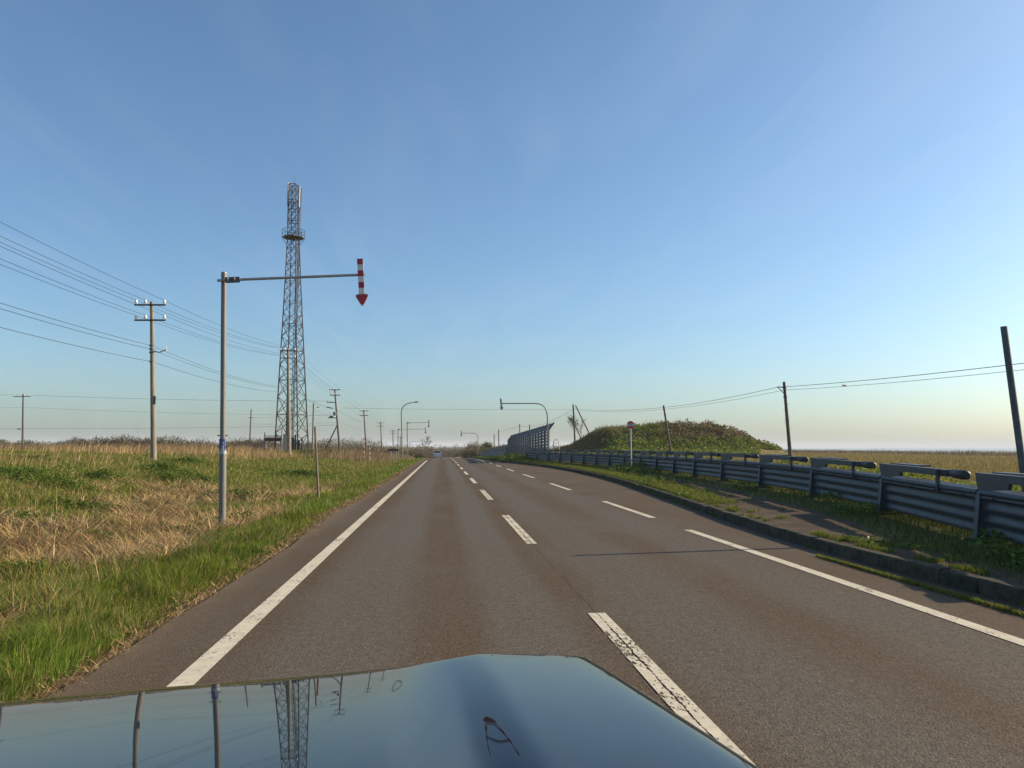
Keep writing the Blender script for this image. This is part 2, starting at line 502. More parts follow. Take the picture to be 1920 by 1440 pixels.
def gz(X, Y):
    X = np.asarray(X, float); Y = np.asarray(Y, float)
    dl = EDGE_L - X
    L = np.interp(dl, [0, .15, .6, 2.2, 3.6, 6, 12, 18, 28, 60, 5000], [-.05, -.02, -.03, -.26, -.34, -.20, .36, .76, .95, .92, .92])
    dr = X - kerbX(Y)
    tf = np.clip(dr / np.maximum(.5, fenceX(Y) - kerbX(Y)), 0, 1)
    Rn = np.interp(dr, [0, .16, .3], [-.08, -.04, .06]) + (zbase(Y) - .09) * tf
    Rf = np.interp(X, [0, 12, 16, 24, 45, 80, 128, 141, 150, 165, 5000], [.1, .12, .22, .34, .18, -.15, -.62, -.9, -4, -16, -16])
    bx = X - fenceX(Y)
    R = np.where(bx < .5, Rn, Rn + (Rf - Rn) * sst(.5, 6, bx))
    z = np.where(X < EDGE_L, L, np.where(dr > 0, R, -.09))
    wgt = 1 - sst(12, 45, np.abs(X))
    z = z + rz(Y) * wgt
    rough = np.where((X < EDGE_L), sst(0.3, 3, dl), sst(1.0, 9, dr))
    z = z + rough * (0.22 * (fbm(X, Y, 4.0, 1) - .5) + 0.10 * (vnoise(X, Y, .8, 2) - .5)) * (1 - sst(200, 600, np.abs(Y)))
    # overgrown mound and the low dry hump beside it
    mh = np.interp(X, [19, 21.5, 22.8, 24.0, 25.6, 28.7, 33.5, 38.5, 42.5, 45.0, 48.2, 50.8, 53.0, 56], [0, .25, .9, 2.2, 3.2, 3.6, 4.35, 4.7, 4.4, 3.7, 2.2, .95, .25, 0])
    z = z + mh * np.exp(-np.abs((Y - 120) / 13.0) ** 2.6) * (1 + .16 * (fbm(X, Y, 7, 5) - .5) + .10 * (fbm(X, Y, 2.2, 6) - .5))
    z = z + 1.1 * np.exp(-((X - 22.5) / 5) ** 2 - ((Y - 128) / 9) ** 2)
    # grassy bank at the end of the bay
    z = z + 0.36 * np.exp(-((X - 7.9) / 1.5) ** 2 - ((Y - 86) / 10) ** 2)
    return z

def gzs(x, y): return float(gz(np.array([x]), np.array([y]))[0])

def grid_axis(segs):
    out = []
    for a, b, st in segs:
        n = max(1, int(round((b - a) / st)))
        out.extend(list(np.linspace(a, b, n, endpoint=False)))
    out.append(segs[-1][1])
    return np.array(out)

# ------------------------------------------------------------------ setting
gx = grid_axis([(-6000, -1000, 500), (-1000, -200, 80), (-200, -60, 10), (-60, -20, 1.6), (-20, -6, .6), (-6, -2.6, .2), (-2.6, -2.1, .05), (-2.1, 5.3, .8), (5.3, 8.6, .1), (8.6, 16, .4), (16, 70, 1.5), (70, 125, 5), (125, 170, 2.5), (170, 1000, 80), (1000, 6000, 500)])
gy = grid_axis([(-300, -20, 20), (-20, 2, 2), (2, 30, .35), (30, 70, .8), (70, 160, 1.8), (160, 300, 5), (300, 1000, 40), (1000, 12000, 1000)])
GX, GY = np.meshgrid(gx, gy)
GZ = gz(GX, GY)
verts = np.stack([GX, GY, GZ], -1).reshape(-1, 3)
nx, ny = len(gx), len(gy)
I = np.arange(nx * ny).reshape(ny, nx)
faces = np.stack([I[:-1, :-1], I[:-1, 1:], I[1:, 1:], I[1:, :-1]], -1).reshape(-1, 4)
o = np_mesh('ground', verts, faces, M['ground'], smooth=True)
tag(o, 'rough grassland and field around the road', kind='structure')

def strip(name, Ys, cols, zf, m, parent=None, kind=None, label=None):
    """sheet: for each Y a row of X positions cols(Y); height zf(X, Y)"""
    rows = [[(x, y, float(zf(x, y))) for x in cols(y)] for y in Ys]
    k = len(rows[0])
    V = np.array(rows).reshape(-1, 3)
    J = np.arange(len(V)).reshape(len(Ys), k)
    Fc = np.stack([J[:-1, :-1], J[:-1, 1:], J[1:, 1:], J[1:, :-1]], -1).reshape(-1, 4)
    o = np_mesh(name, V, Fc, m, smooth=True)
    if parent is not None: o.parent = parent
    if kind: tag(o, label, kind=kind)
    return o

Yroad = grid_axis([(-8, 70, 1.0), (70, 420, 2.5)])
crown = lambda x: -0.012 * abs(x - 1.4) * 0.6
def road_cols(y):
    e = EDGE_L + 0.06 * (float(vnoise(y, 3, .9)) - .5) + 0.10 * (float(vnoise(y, 8, 4.0)) - .5) - (0.28 * math.exp(-((y - 17.5) / 3.0) ** 2))
    k = float(kerbX(y))
    return [e, -1.6, 0, 1.4, 3, 4.4, k + 0.02]
road = strip('road', Yroad, road_cols, lambda x, y: rz(y), M['asphalt'], kind='structure', label='two lane asphalt road with brown silted lanes')

def marking(name, x0, x1, y0, y1, m, dy=1.0, skew=0.0):
    n = max(1, int((y1 - y0) / dy))
    ys = np.linspace(y0, y1, n + 1)
    V = np.array([[(x0, y + (skew if i in (0,) else 0) * 0, float(rz(y)) + .005), (x1, y, float(rz(y)) + .005)] for i, y in enumerate(ys)]).reshape(-1, 3)
    J = np.arange(len(V)).reshape(-1, 2)
    Fc = np.stack([J[:-1, 0], J[:-1, 1], J[1:, 1], J[1:, 0]], -1)
    o = np_mesh(name, V, Fc, m)
    o.parent = road
    return o
marking('edge_line', -1.705, -1.545, -6, 88, M['paint'], 1.0)
y = 1.95
while y < 150:
    marking('centre_dash', 1.325, 1.485, y, y + 5.05, M['paint_worn'] if y < 30 else M['paint'], 1.0)
    y += 10.05
marking('edge_line', 4.38, 4.53, -6, 13.75, M['paint'])
y = 16.15
while y < 78:
    marking('edge_dash', 4.40, 4.55, y, y + 5.0, M['paint'])
    y += 10.55
marking('edge_line', 4.40, 4.55, 80, 150, M['paint'], 2.5)

# kerb: swept concrete profile, and the pavement behind it
Yk = grid_axis([(-8, 95, .6), (95, 260, 5)])
KPROF = [(0.0, -.03), (0.010, .132), (.030, .152), (.148, .155), (.162, .05)]
def kerb_mesh(name, ys, gap=0.0, dz=0.0, dx=0.0):
    ys = np.array(ys, float); ys[0] += gap; ys[-1] -= gap
    V = np.array([[(float(kerbX(y)) + a + dx, y, b + float(rz(y)) + (dz + 0.008 * (float(vnoise(y, 1, .5)) - .5)) * (b > .1)) for a, b in KPROF] for y in ys])
    kk = V.shape[1]; V = V.reshape(-1, 3)
    J = np.arange(len(V)).reshape(len(ys), kk)
    F4 = np.stack([J[:-1, :-1], J[1:, :-1], J[1:, 1:], J[:-1, 1:]], -1).reshape(-1, 4)
    caps = np.array([[0, 1, 3, 4], [1, 2, 3, 3]])
    e = (len(ys) - 1) * kk
    F4 = np.concatenate([F4, [[0, 1, 3, 4], [e + 4, e + 3, e + 1, e]]])
    return np_mesh(name, V, F4, M['kerb'])
kerb = kerb_mesh('kerb', grid_axis([(44.8, 95, .6), (95, 260, 5)]))
tag(kerb, 'mossy concrete kerb curving round the bus bay', kind='structure')
krs = random.Random(4)
y = -8.0
while y < 44.79:
    ks = kerb_mesh('kerb_stone', np.linspace(y, y + .6, 3), .006, krs.gauss(0, .006), krs.gauss(0, .004))
    ks.parent = kerb
    y += .6
Ys = grid_axis([(-8, 74, .6)])
def sw_cols(y):
    k = float(kerbX(y)) + .155
    e = max(k + .6, float(fenceX(y)) - 1.35 + .25 * (float(vnoise(y, 5, 1.3)) - .5))
    return list(np.linspace(k, e, 7))
strip('pavement', Ys, sw_cols, lambda x, y: rz(y) + .128 + (float(zbase(y)) - .09) * min(1, max(0, (x - float(kerbX(y))) / max(.5, float(fenceX(y) - kerbX(y))))) + .015 * (float(vnoise(x, y, 1.2)) - .5), M['sidewalk'], kind='structure', label='dusty brown pavement between kerb and steel fence')

sea = MB().add([(148, -2500, -12), (13500, -2500, -12), (13500, 14000, -12), (148, 14000, -12)], [(0, 1, 2, 3)]).build('sea', M['sea'])
tag(sea, 'calm sea beyond the coastal grassland', kind='structure')
# ------------------------------------------------------------------ the car the picture is taken from (front end)
XC = -0.50
def hood_lip(X):
    """plan position and height of the bonnet's leading edge, from left wing to right wing"""
    Y = np.interp(X, [-1.35, -1.0, -.8, -.5, -.15, .0, .08, .22, .28, .315], [1.30, 1.40, 1.45, 1.50, 1.53, 1.54, 1.55, 1.55, 1.54, 1.52])
    z = np.interp(X, [-1.35, -1.15, -1.05, -.9, -.80, -.5, -.33, -.13, .0, .075, .2, .315],
                  [1.05, 1.10, 1.10, 1.066, 1.064, 1.070, 1.073, 1.081, 1.085, 1.083, 1.077, 1.073])
    return Y, z
def hood_h(X, d):
    """height of the bonnet d metres behind the lip"""
    Y, z = hood_lip(X)
    s = X - (0.075 + .05 * d)
    base = (.128 - .040 * np.clip((s + .15) / .15, 0, 1)) * d - .014 * d * d - .022 * np.interp(X, [-.85, -.3, -.1, .3], [.9, .55, .2, .12]) * np.exp(-d / .018) - .10 * np.exp(-d / .005)
    # the panel is pressed lower beside the shoulder, deeper towards the windscreen
    f = np.clip((s + .15) / .15, 0, 1)
    tri = np.interp(s, [-.17, -.055, .0], [0, 1, 0])
    return z + base + .019 * f - .040 * d * tri
nxh, nyh = 220, 90
hx = np.linspace(-1.35, .315, nxh)
hd = np.concatenate([[0, .002, .004, .007, .011, .016, .022, .03, .04, .052, .066], np.linspace(.085, 1.25, nyh - 11)])
Vh = []
for d in hd:
    Y, z = hood_lip(hx)
    zz = hood_h(hx, d)
    e = np.minimum(hx + 1.35, .315 - hx)
    zz = zz - .045 * np.exp(-e / .011)
    Vh.append(np.stack([hx + .11 * d * sst(.10, .315, hx), Y - d, zz], -1))
Vh = np.array(Vh)
for _ in range(3):
    Vh[:, 1:-1, 1:] = .25 * Vh[:, :-2, 1:] + .5 * Vh[:, 1:-1, 1:] + .25 * Vh[:, 2:, 1:]
nl = int(np.searchsorted(hx, -.12))
for _ in range(160):
    Vh[:, 1:nl, 1:] = .25 * Vh[:, :nl - 1, 1:] + .5 * Vh[:, 1:nl, 1:] + .25 * Vh[:, 2:nl + 1, 1:]
Jh = np.arange(nxh * nyh).reshape(nyh, nxh)
car0 = thing('car', (XC, .6, 0), 'dark navy car front with glossy bonnet, nearest the viewer', 'car')
ho = np_mesh('bonnet', Vh.reshape(-1, 3) - np.array([XC, .6, 0]), np.stack([Jh[:-1, :-1], Jh[1:, :-1], Jh[1:, 1:], Jh[:-1, 1:]], -1).reshape(-1, 4), M['navy'], smooth=True)
ho.parent = car0
# front face under the lip, wings, bumper, grille, lamps, wheels
fr = MB()
lipY, lipz = hood_lip(hx[::6])
zz0 = Vh[0, ::6, 2]
pts0 = [(float(x), float(y) - .002, float(z) - .004) for x, y, z in zip(hx[::6], lipY, zz0)]
pts1 = [(x, y + .03, .78) for x, y, z in pts0]
pts2 = [(x, y + .02, .56) for x, y, z in pts0]
n = len(pts0)
fr.add(pts0 + pts1 + pts2, [(i, i + 1, n + i + 1, n + i) for i in range(n - 1)] + [(n + i, n + i + 1, 2 * n + i + 1, 2 * n + i) for i in range(n - 1)])
fr.build('nose_panel', M['navy'], car0)
for sx, xe in ((1, .315), (-1, -1.35)):
    wg = MB()
    prof = []
    for d in np.linspace(0, 1.25, 14):
        Yl, _ = hood_lip(np.array([xe])); z = float(hood_h(np.array([xe]), d)[0]) - .036
        prof.append((xe + (.11 * d if sx > 0 else 0), float(Yl[0]) - d, z - .01))
    lower = [(x + sx * .05, y, z - .16) for x, y, z in prof]
    low2 = [(x + sx * .06, y, .72) for x, y, z in prof]
    m_ = len(prof)
    wg.add(prof + lower + low2, [(i, i + 1, m_ + i + 1, m_ + i) for i in range(m_ - 1)] + [(m_ + i, m_ + i + 1, 2 * m_ + i + 1, 2 * m_ + i) for i in range(m_ - 1)], True)
    wg.build('wing', M['navy'], car0)
    wh = MB(); wc = Vector((xe - sx * .06, .95, .36))
    wh.tube([wc - Vector((.11, 0, 0)), wc + Vector((.11, 0, 0))], .36, 24)
    wo_ = wh.build('wheel', M['rubber'], car0)
    MB().tube([wc + Vector((sx * .08, 0, 0)), wc + Vector((sx * .118, 0, 0))], .22, 16).build('rim', M['galv'], wo_)
    MB().box((xe - sx * .16, 1.43, .86), (.26, .14, .13)).build('headlamp', M['lens'], car0)
MB().box((XC, 1.50, .82), (.80, .10, .16)).build('grille', M['black_trim'], car0)
MB().box((XC, 1.50, .46), (1.68, .22, .22)).build('bumper', M['black_trim'], car0)
MB().box((XC, .24, 1.16), (1.6, .16, .04)).build('cowl_panel', M['black_trim'], car0)

# ------------------------------------------------------------------ roadside arrow markers
def rounded_tri(c, wdt, hgt, ex, ez, r=.27):
    """points of a downward triangle with rounded corners, in the plane of ex / ez"""
    P = [Vector((-wdt / 2, 0)), Vector((wdt / 2, 0)), Vector((0, -hgt))]
    out = []
    for i in range(3):
        p, a, b = P[i], P[i - 1], P[(i + 1) % 3]
        pa = p + (a - p) * r; pb = p + (b - p) * r
        for k in range(5):
            t = k / 4
            q = pa * (1 - t) ** 2 + p * 2 * t * (1 - t) + pb * t ** 2
            out.append(c + ex * q.x + ez * q.y)
    return out

def arrow_board(root, top, bot, halfw, tri_w, tri_h, face, coloured):
    """striped arrow board hanging from top to bot (bot = tip of the arrow); face = -1 shows to -Y"""
    ez = (top - bot).normalized(); ex = Vector((1, 0, 0)); ex = (ex - ez * ex.dot(ez)).normalized()
    ny = Vector((0, face, 0)) * .012
    L = (top - bot).length - tri_h
    nb = 6
    bd = MB().prism([top - ex * halfw, top + ex * halfw, top + ex * halfw - ez * L, top - ex * halfw - ez * L], Vector((0, -face * .02, 0)))
    board = bd.build('arrow_board', M['sign_white'] if coloured else M['sign_back'], root)
    for k in range(0, nb, 1):
        a = top - ez * (L * k / nb); b = top - ez * (L * (k + 1) / nb)
        if not coloured: break
        MB().prism([a - ex * halfw + ny, a + ex * halfw + ny, b + ex * halfw + ny, b - ex * halfw + ny], -ny * .6).build('stripe', M['red'] if k % 2 == 0 else M['sign_white'], board)
    c = top - ez * L
    MB().prism(rounded_tri(c, tri_w, tri_h, ex, ez), Vector((0, -face * .022, 0))).build('arrow_head', M['sign_white'] if coloured else M['sign_back'], root)
    if coloured:
        MB().prism(rounded_tri(c - ez * tri_h * .045 + ny, tri_w * .88, tri_h * .86, ex, ez), -ny * .6).build('arrow_face', M['red'], board)

def arrow_post(Y, base_px, top_px, arm_px, tip_px, brd_top, brd_tip, label, r=(.058, .075), coloured=True, group=None, scale=1.0, detailed=False):
    b = at(*base_px, Y); tp = at(*top_px, Y)
    g0 = gzs(b.x, Y)
    foot = Vector((b.x + (b.x - tp.x) / max(.1, tp.z - b.z) * (b.z - g0), Y, g0 - .15))
    root = thing('arrow_sign_post', (foot.x, Y, g0), label, 'sign post', group)
    mid = foot.lerp(tp, .32)
    pole = MB().tube([foot, mid], r[1], 14).tube([mid, tp], r[0], 14).build('pole', M['post_grey'], root)
    MB().tube([mid - Vector((0, 0, .05)), mid + Vector((0, 0, .03))], r[1] * 1.12, 14).build('pole_collar', M['galv'], pole)
    MB().tube([tp, tp + Vector((0, 0, .015))], r[0] * 1.05, 14).build('pole_cap', M['galv'], pole)
    a0 = at(*arm_px, Y); a1 = at(*tip_px, Y)
    off = Vector((0, -r[0] - .03, 0))
    arm = MB().tube([a0 + off, a1 + off], .030 * scale, 10).build('arm', M['galv'], root)
    dirn = (a1 - a0).normalized()
    q = Vector((tp.x, Y, a0.z + (a1.z - a0.z) * ((tp.x - a0.x) / (a1.x - a0.x)))) + off
    MB().bar(q + dirn * .06, q + dirn * .36, .075, .115).build('arm_bracket', M['galv_dark'], root)
    for k in (0, 1):
        MB().tube([q + dirn * (.12 + .14 * k) + Vector((0, -.03, -.03)), q + dirn * (.12 + .14 * k) + Vector((0, -.075, .05))], .018, 6).build('bolt', M['galv'], root)
    t1 = at(*brd_top, Y) + off + Vector((0, -.045, 0)); t2 = at(*brd_tip, Y) + off + Vector((0, -.045, 0))
    k = (t1 - t2).length / 1.06
    arrow_board(root, t1, t2, .062 * k, .335 * k, .30 * k, -1, coloured)
    return root, foot, tp

root, foot, tp = arrow_post(17.0, (417, 998), (420, 512), (410, 527.5), (685, 516.5), (676, 488), (681, 579),
    'tall grey pole with a red and white striped down arrow, nearest, on left verge', detailed=True)
# blue sticker band with worn white characters round the pole, clamps with bolts
axis = (tp - foot).normalized()
def on_pole(y):  # point on the pole axis at picture row y
    return at(417 + 3 * (998 - y) / 486, y, 17.0)
p0, p1 = on_pole(823), on_pole(846)
stk = MB()
for k in range(7):
    a0_, a1_ = -1.35 + k * .32, -1.35 + (k + 1) * .32
    ring = []
    for p, a in ((p0, a0_), (p0, a1_), (p1, a1_), (p1, a0_)):
        ring.append(p + Vector((math.sin(a) * .0775, -math.cos(a) * .0775, 0)))
    stk.add(ring, [(0, 1, 2, 3)])
st = stk.build('sticker', M['blue'], root)
gl = MB()
def glyph(y0, strokes):
    for (u0, v0, u1, v1) in strokes:
        pa = on_pole(y0 + v0); pb = on_pole(y0 + v1)
        a, b_ = u0, u1
        vs = [pa + Vector((math.sin(a) * .079, -math.cos(a) * .079, 0)), pa + Vector((math.sin(b_) * .079, -math.cos(b_) * .079, 0)),
              pb + Vector((math.sin(b_) * .079, -math.cos(b_) * .079, 0)), pb + Vector((math.sin(a) * .079, -math.cos(a) * .079, 0))]
        gl.add(vs, [(0, 1, 2, 3)])
glyph(828.2, [(-.2, 0, .45, 1.0), (.25, 1, .45, 4.2), (-.2, 4.2, .45, 5.2)])
glyph(834.4, [(-.2, 0, .45, .9), (.25, .9, .45, 5), (-.1, 2.2, .3, 3.1), (-.2, 4.4, .45, 5.2)])
glyph(840.2, [(-.2, 0, .0, 4.8), (-.2, 0, .45, .9), (.25, 0, .45, 4.8), (-.1, 2.0, .4, 2.8)])
gl.build('sticker_characters', M['sign_white'], st)
for yy in (816.5, 837.5):
    p = on_pole(yy)
    MB().tube([p - Vector((.115, 0, 0)), p + Vector((.10, 0, 0))], .014, 6).build('clamp_bolt', M['galv_dark'], root)

arrow_post(105.0, (764, 858), (763.5, 791), (762, 793), (804.5, 792), (804, 787.5), (804, 802),
    'distant left arrow post with the upper of the thin straight arms, beyond the street lamp', r=(.065, .08), group='arrow posts along the road')
arrow_post(132.0, (746, 858), (746.5, 804), (745, 805.5), (798.5, 804.5), (797.5, 801.5), (797.5, 813.5),
    'farther arrow post whose long arm passes behind the street lamp', r=(.07, .09), group='arrow posts along the road')

def bent_arrow_post(Y, base, bend_px, arm_y, tip_x, brd_top, brd_tip, label, r=.06, coloured=False, arm_rise=0):
    b = at(*base, Y)
    g0 = gzs(b.x, Y)
    root = thing('bent_arrow_sign_post', (b.x, Y, g0), label, 'sign post', 'arrow posts along the road')
    pA = at(bend_px[0], arm_y, Y)             # where the arm becomes straight
    pB = at(bend_px[1], bend_px[2], Y)        # where the post becomes straight
    corner = Vector((pB.x, Y, pA.z))
    arc = [pB * (1 - t) ** 2 + corner * 2 * t * (1 - t) + pA * t * t for t in np.linspace(0, 1, 9)]
    tip = at(tip_x, arm_y + arm_rise, Y)
    MB().tube([Vector((b.x, Y, g0 - .1))] + arc + [tip], [r * 1.2] + [r] * 3 + [r * .8] * 7, 10).build('pole', M['post_grey'], root)
    t1 = at(*brd_top, Y) + Vector((0, -.10, 0)); t2 = at(*brd_tip, Y) + Vector((0, -.10, 0))
    k = (t1 - t2).length / 1.06
    arrow_board(root, t1, t2, .075 * k, .40 * k, .32 * k, -1, coloured)
    return root
bent_arrow_post(70.0, (1027, 850), (1004, 1026.5, 785), 756.5, 938, (938.5, 747.5), (941, 770),
    'bent grey post with grey arrow back hanging over the right lane before the snow fence')
bent_arrow_post(150.0, (896, 860), (884, 896, 820), 812, 864.5, (865, 807.5), (865, 819),
    'small bent arrow post at the right beyond the road crest')
bent_arrow_post(235.0, (767.5, 862), (774, 767.5, 834), 827.5, 801.5, (801, 823), (801, 832),
    'tiny far bent arrow post at left beyond the road crest', coloured=True)

# street lamp
Y = 112.0
b = at(754.5, 860, Y); g0 = gzs(b.x, Y)
sl = thing('street_lamp', (b.x, Y, g0), 'slim curved street lamp on the left verge', 'street lamp')
pts = [Vector((b.x, Y, g0 - .1)), at(752.5, 775, Y), at(753.5, 767, Y), at(757, 761, Y), at(763, 757.5, Y), at(770, 755.3, Y), at(778, 754, Y)]
MB().tube(pts, [.10, .075, .072, .068, .062, .056, .05], 10).build('pole', M['post_grey'], sl)
MB().tube([at(777, 754.2, Y), at(780, 753.9, Y), at(784.5, 753.6, Y)], [.06, .11, .05], 8).build('lamp_head', M['galv_dark'], sl)

# ------------------------------------------------------------------ small posts on the left
def slim_post(name, Y, top, base, r, m, label, cat, group=None, bands=None):
    b = at(*base, Y); tp = at(*top, Y); g0 = gzs(b.x, Y)
    sl = (b - tp) / max(.05, tp.z - b.z)
    ft = b + sl * (b.z - g0 + .15)
    root = thing(name, (ft.x, Y, g0), label, cat, group)
    ax = tp - ft
    post = MB().tube([ft, tp], [r * 1.1, r], 9).build('shaft', m, root)
    if bands:
        n = bands
        for k in range(n):
            if k % 2 == 0:
                a = ft + ax * (.3 + .7 * k / n); c = ft + ax * (.3 + .7 * (k + 1) / n)
                MB().tube([a, c], r * 1.12, 9).build('red_band', M['red'], root)
    return root
slim_post('marker_stake', 25.0, (590.5, 800), (597, 930), .034, M['wood'], 'leaning thin wooden stake in the left verge grass', 'stake')
slim_post('snow_pole', 88.0, (682.5, 821), (682.8, 858), .035, M['sign_white'], 'left of two red and white snow poles in dry grass', 'snow pole', 'snow poles', 7)
slim_post('snow_pole', 88.0, (693, 826), (693.2, 859), .035, M['sign_white'], 'right of two red and white snow poles in dry grass', 'snow pole', 'snow poles', 7)

Y = 100.0
c0, c1 = at(728, 841.5, Y), at(747, 846, Y)
sb = thing('notice_board', ((c0.x + c1.x) / 2, Y, gzs((c0.x + c1.x) / 2, Y)), 'brown notice board on pale posts left of the street lamp', 'notice board')
MB().box(((c0.x + c1.x) / 2, Y, (c0.z + c1.z) / 2), (c1.x - c0.x, .06, c0.z - c1.z)).build('panel', M['brown_sign'], sb)
for xx in (733, 743):
    p = at(xx, 846, Y)
    MB().bar((p.x, Y + .06, gzs(p.x, Y) - .1), (p.x, Y + .06, c0.z), .10).build('post', M['sign_white'], sb)
MB().box((at(748.2, 843, Y).x, Y, (c0.z + c1.z) / 2), (.14, .08, c0.z - c1.z + .1)).build('end_board', M['pale_wood'], sb)

# leaning bare pole next to the tower and the big pole at the right frame edge
slim_post('bare_pole', 122.0, (588, 756), (586, 846), .13, M['concrete'], 'plain bare pole just right of the lattice tower', 'pole')
slim_post('leaning_pole', 11.8, (1882, 612), (1918, 880), .052, M['galv_dark'], 'leaning grey steel pole behind the fence at the right edge', 'pole')

# ------------------------------------------------------------------ utility poles and wires
def insulator(root, p, s=1.0):
    MB().tube([p, p + Vector((0, 0, .05 * s))], .025 * s, 7).tube([p + Vector((0, 0, .05 * s)), p + Vector((0, 0, .09 * s)), p + Vector((0, 0, .13 * s)), p + Vector((0, 0, .20 * s))], [.05 * s, .085 * s, .06 * s, .05 * s], 8).build('insulator', M['porcelain'], root)

def utility_pole(Y, top, base, label, m, r=(.10, .16), arms=(), arm_len=1.9, group='utility poles', name='utility_pole', ins=True, thick=.09):
    b = at(*base, Y); tp = at(*top, Y); g0 = gzs(b.x, Y)
    sl = (b - tp) / max(.05, tp.z - b.z)
    ft = b + sl * (b.z - g0 + .3)
    root = thing(name, (ft.x, Y, g0), label, 'utility pole', group)
    MB().tube([ft, tp], [r[1], r[0]], 12).build('shaft', m, root)
    out = []
    for (ay, x0, x1, pos) in arms:
        a = at(x0, ay, Y) + Vector((0, -r[0] - .04, 0)); c = at(x1, ay, Y) + Vector((0, -r[0] - .04, 0))
        MB().bar(a, c, thick, thick).build('crossarm', M['black_iron'], root)
        row = []
        for t in pos:
            p = a.lerp(c, t) + Vector((0, 0, thick / 2))
            if ins: insulator(root, p, 1.3)
            row.append(p + Vector((0, 0, .24)))
        out.append(row)
    return root, ft, tp, out

u2, f2, t2, ar2 = utility_pole(48.0, (284.5, 566), (288, 853), 'thick concrete utility pole with two crossarms at the left, nearest one', M['concrete'], (.105, .175),
    [(572.5, 254, 312, (.05, .35, .96)), (601, 254, 312, (.05, .35, .96))])
MB().tube([at(283, 658, 48) + Vector((0, -.1, 0)), at(300, 661, 48) + Vector((0, -.12, 0)), at(313, 656, 48) + Vector((0, -.12, 0))], .035, 7).build('bracket_arm', M['galv'], u2)
MB().tube([at(313.5, 650, 48) + Vector((0, -.12, 0)), at(313, 659, 48) + Vector((0, -.12, 0))], .02, 6).build('bracket_pin', M['porcelain'], u2)
for yy in (648, 655, 661, 678):
    c = at(284.8, yy, 48); MB().tube([c - Vector((0, 0, .04)), c + Vector((0, 0, .04))], .16, 12).build('band_clamp', M['galv_dark'], u2)
MB().box(at(292, 750, 48) + Vector((0, -.1, 0)), (.06, .06, .5)).build('cable_riser', M['galv_dark'], u2)
u3, f3, t3, ar3 = utility_pole(92.0, (540, 653), (542, 849), 'tall pale utility pole standing in front of the lattice tower', M['concrete'], (.14, .26),
    [(658, 525.5, 555, (.04, .35, .96)), (671.5, 526, 554, (.04, .35, .96))])
u4, f4, t4, ar4 = utility_pole(134.0, (627.5, 730), (637.5, 852), 'leaning dark utility pole with four crossarms and a slanted brace', M['wood_dark'], (.12, .19),
    [(731, 617.5, 638.5, (.04, .4, .96)), (741, 619, 638.5, (.04, .4, .96)), (754.5, 613, 630, (.05, .5)), (783.5, 615, 632, (.2, .5, .8))], thick=.13)
MB().tube([at(632, 798, 134), at(606, 846, 134) + Vector((0, -.4, -.6))], [.10, .13], 9).build('brace', M['wood_dark'], u4)
MB().tube([at(628, 773, 134) + Vector((0, -.45, 0)), at(628.5, 779, 134) + Vector((0, -.45, 0))], .28, 12).build('transformer', M['galv_dark'], u4)
MB().box(at(622, 781.5, 134) + Vector((0, -.3, 0)), (.5, .3, .3)).build('switch_box', M['galv_dark'], u4)
MB().bar(at(612, 763.5, 134), at(624, 765.5, 134), .14).build('cable_closure', M['black_iron'], u4)
MB().bar(at(594, 763.5, 134), at(598, 763.5, 134), .14).build('cable_closure', M['black_iron'], u4)
u5, f5, t5, ar5 = utility_pole(175.0, (682, 769), (687, 850), 'utility pole with two short crossarms right of the braced pole', M['wood_dark'], (.12, .19),
    [(770.5, 674.5, 690.5, (.05, .95)), (779, 674.5, 690.5, (.05, .95))], thick=.14)
u6, f6, t6, ar6 = utility_pole(216.0, (713.5, 791), (716, 850), 'faint utility pole between the short-armed pole and the street lamp', M['wood_dark'], (.12, .18),
    [(793, 706, 720, (.05, .95)), (799, 707, 720, (.05, .95))], ins=False, thick=.10)
u7, f7, t7, ar7 = utility_pole(262.0, (736.5, 806), (737.5, 850), 'far faint utility pole just left of the notice board end', M['wood_dark'], (.13, .19),
    [(808, 730, 743, (.05, .95)), (812.5, 730, 743, (.05, .95))], ins=False, thick=.11)
u8, f8, t8, ar8 = utility_pole(310.0, (750.5, 818), (751, 855), 'farthest utility pole almost hidden behind the street lamp', M['wood_dark'], (.16, .22), [(821, 745, 756, (.05, .95))], ins=False, thick=.12)
uL, fL, tL, arL = utility_pole(134.0, (43.5, 739), (42, 853), 'lone dark utility pole at the far left edge of the field', M['wood_dark'], (.11, .18),
    [(743.5, 26, 58, (.05, .3, .65, .95))], thick=.12)
MB().bar(at(32, 804.5, 134), at(39, 804.5, 134), .15).build('cable_closure', M['black_iron'], uL)
uM, fM, tM, arM = utility_pole(165.0, (471, 767), (467.5, 846), 'slim dark utility pole left of the lattice tower', M['wood_dark'], (.10, .18),
    [(783, 466, 476, (.1, .9))], thick=.10)
MB().box(at(464, 831, 165) + Vector((0, -.2, 0)), (.7, .4, 1.3)).build('meter_box', M['galv_dark'], uM)

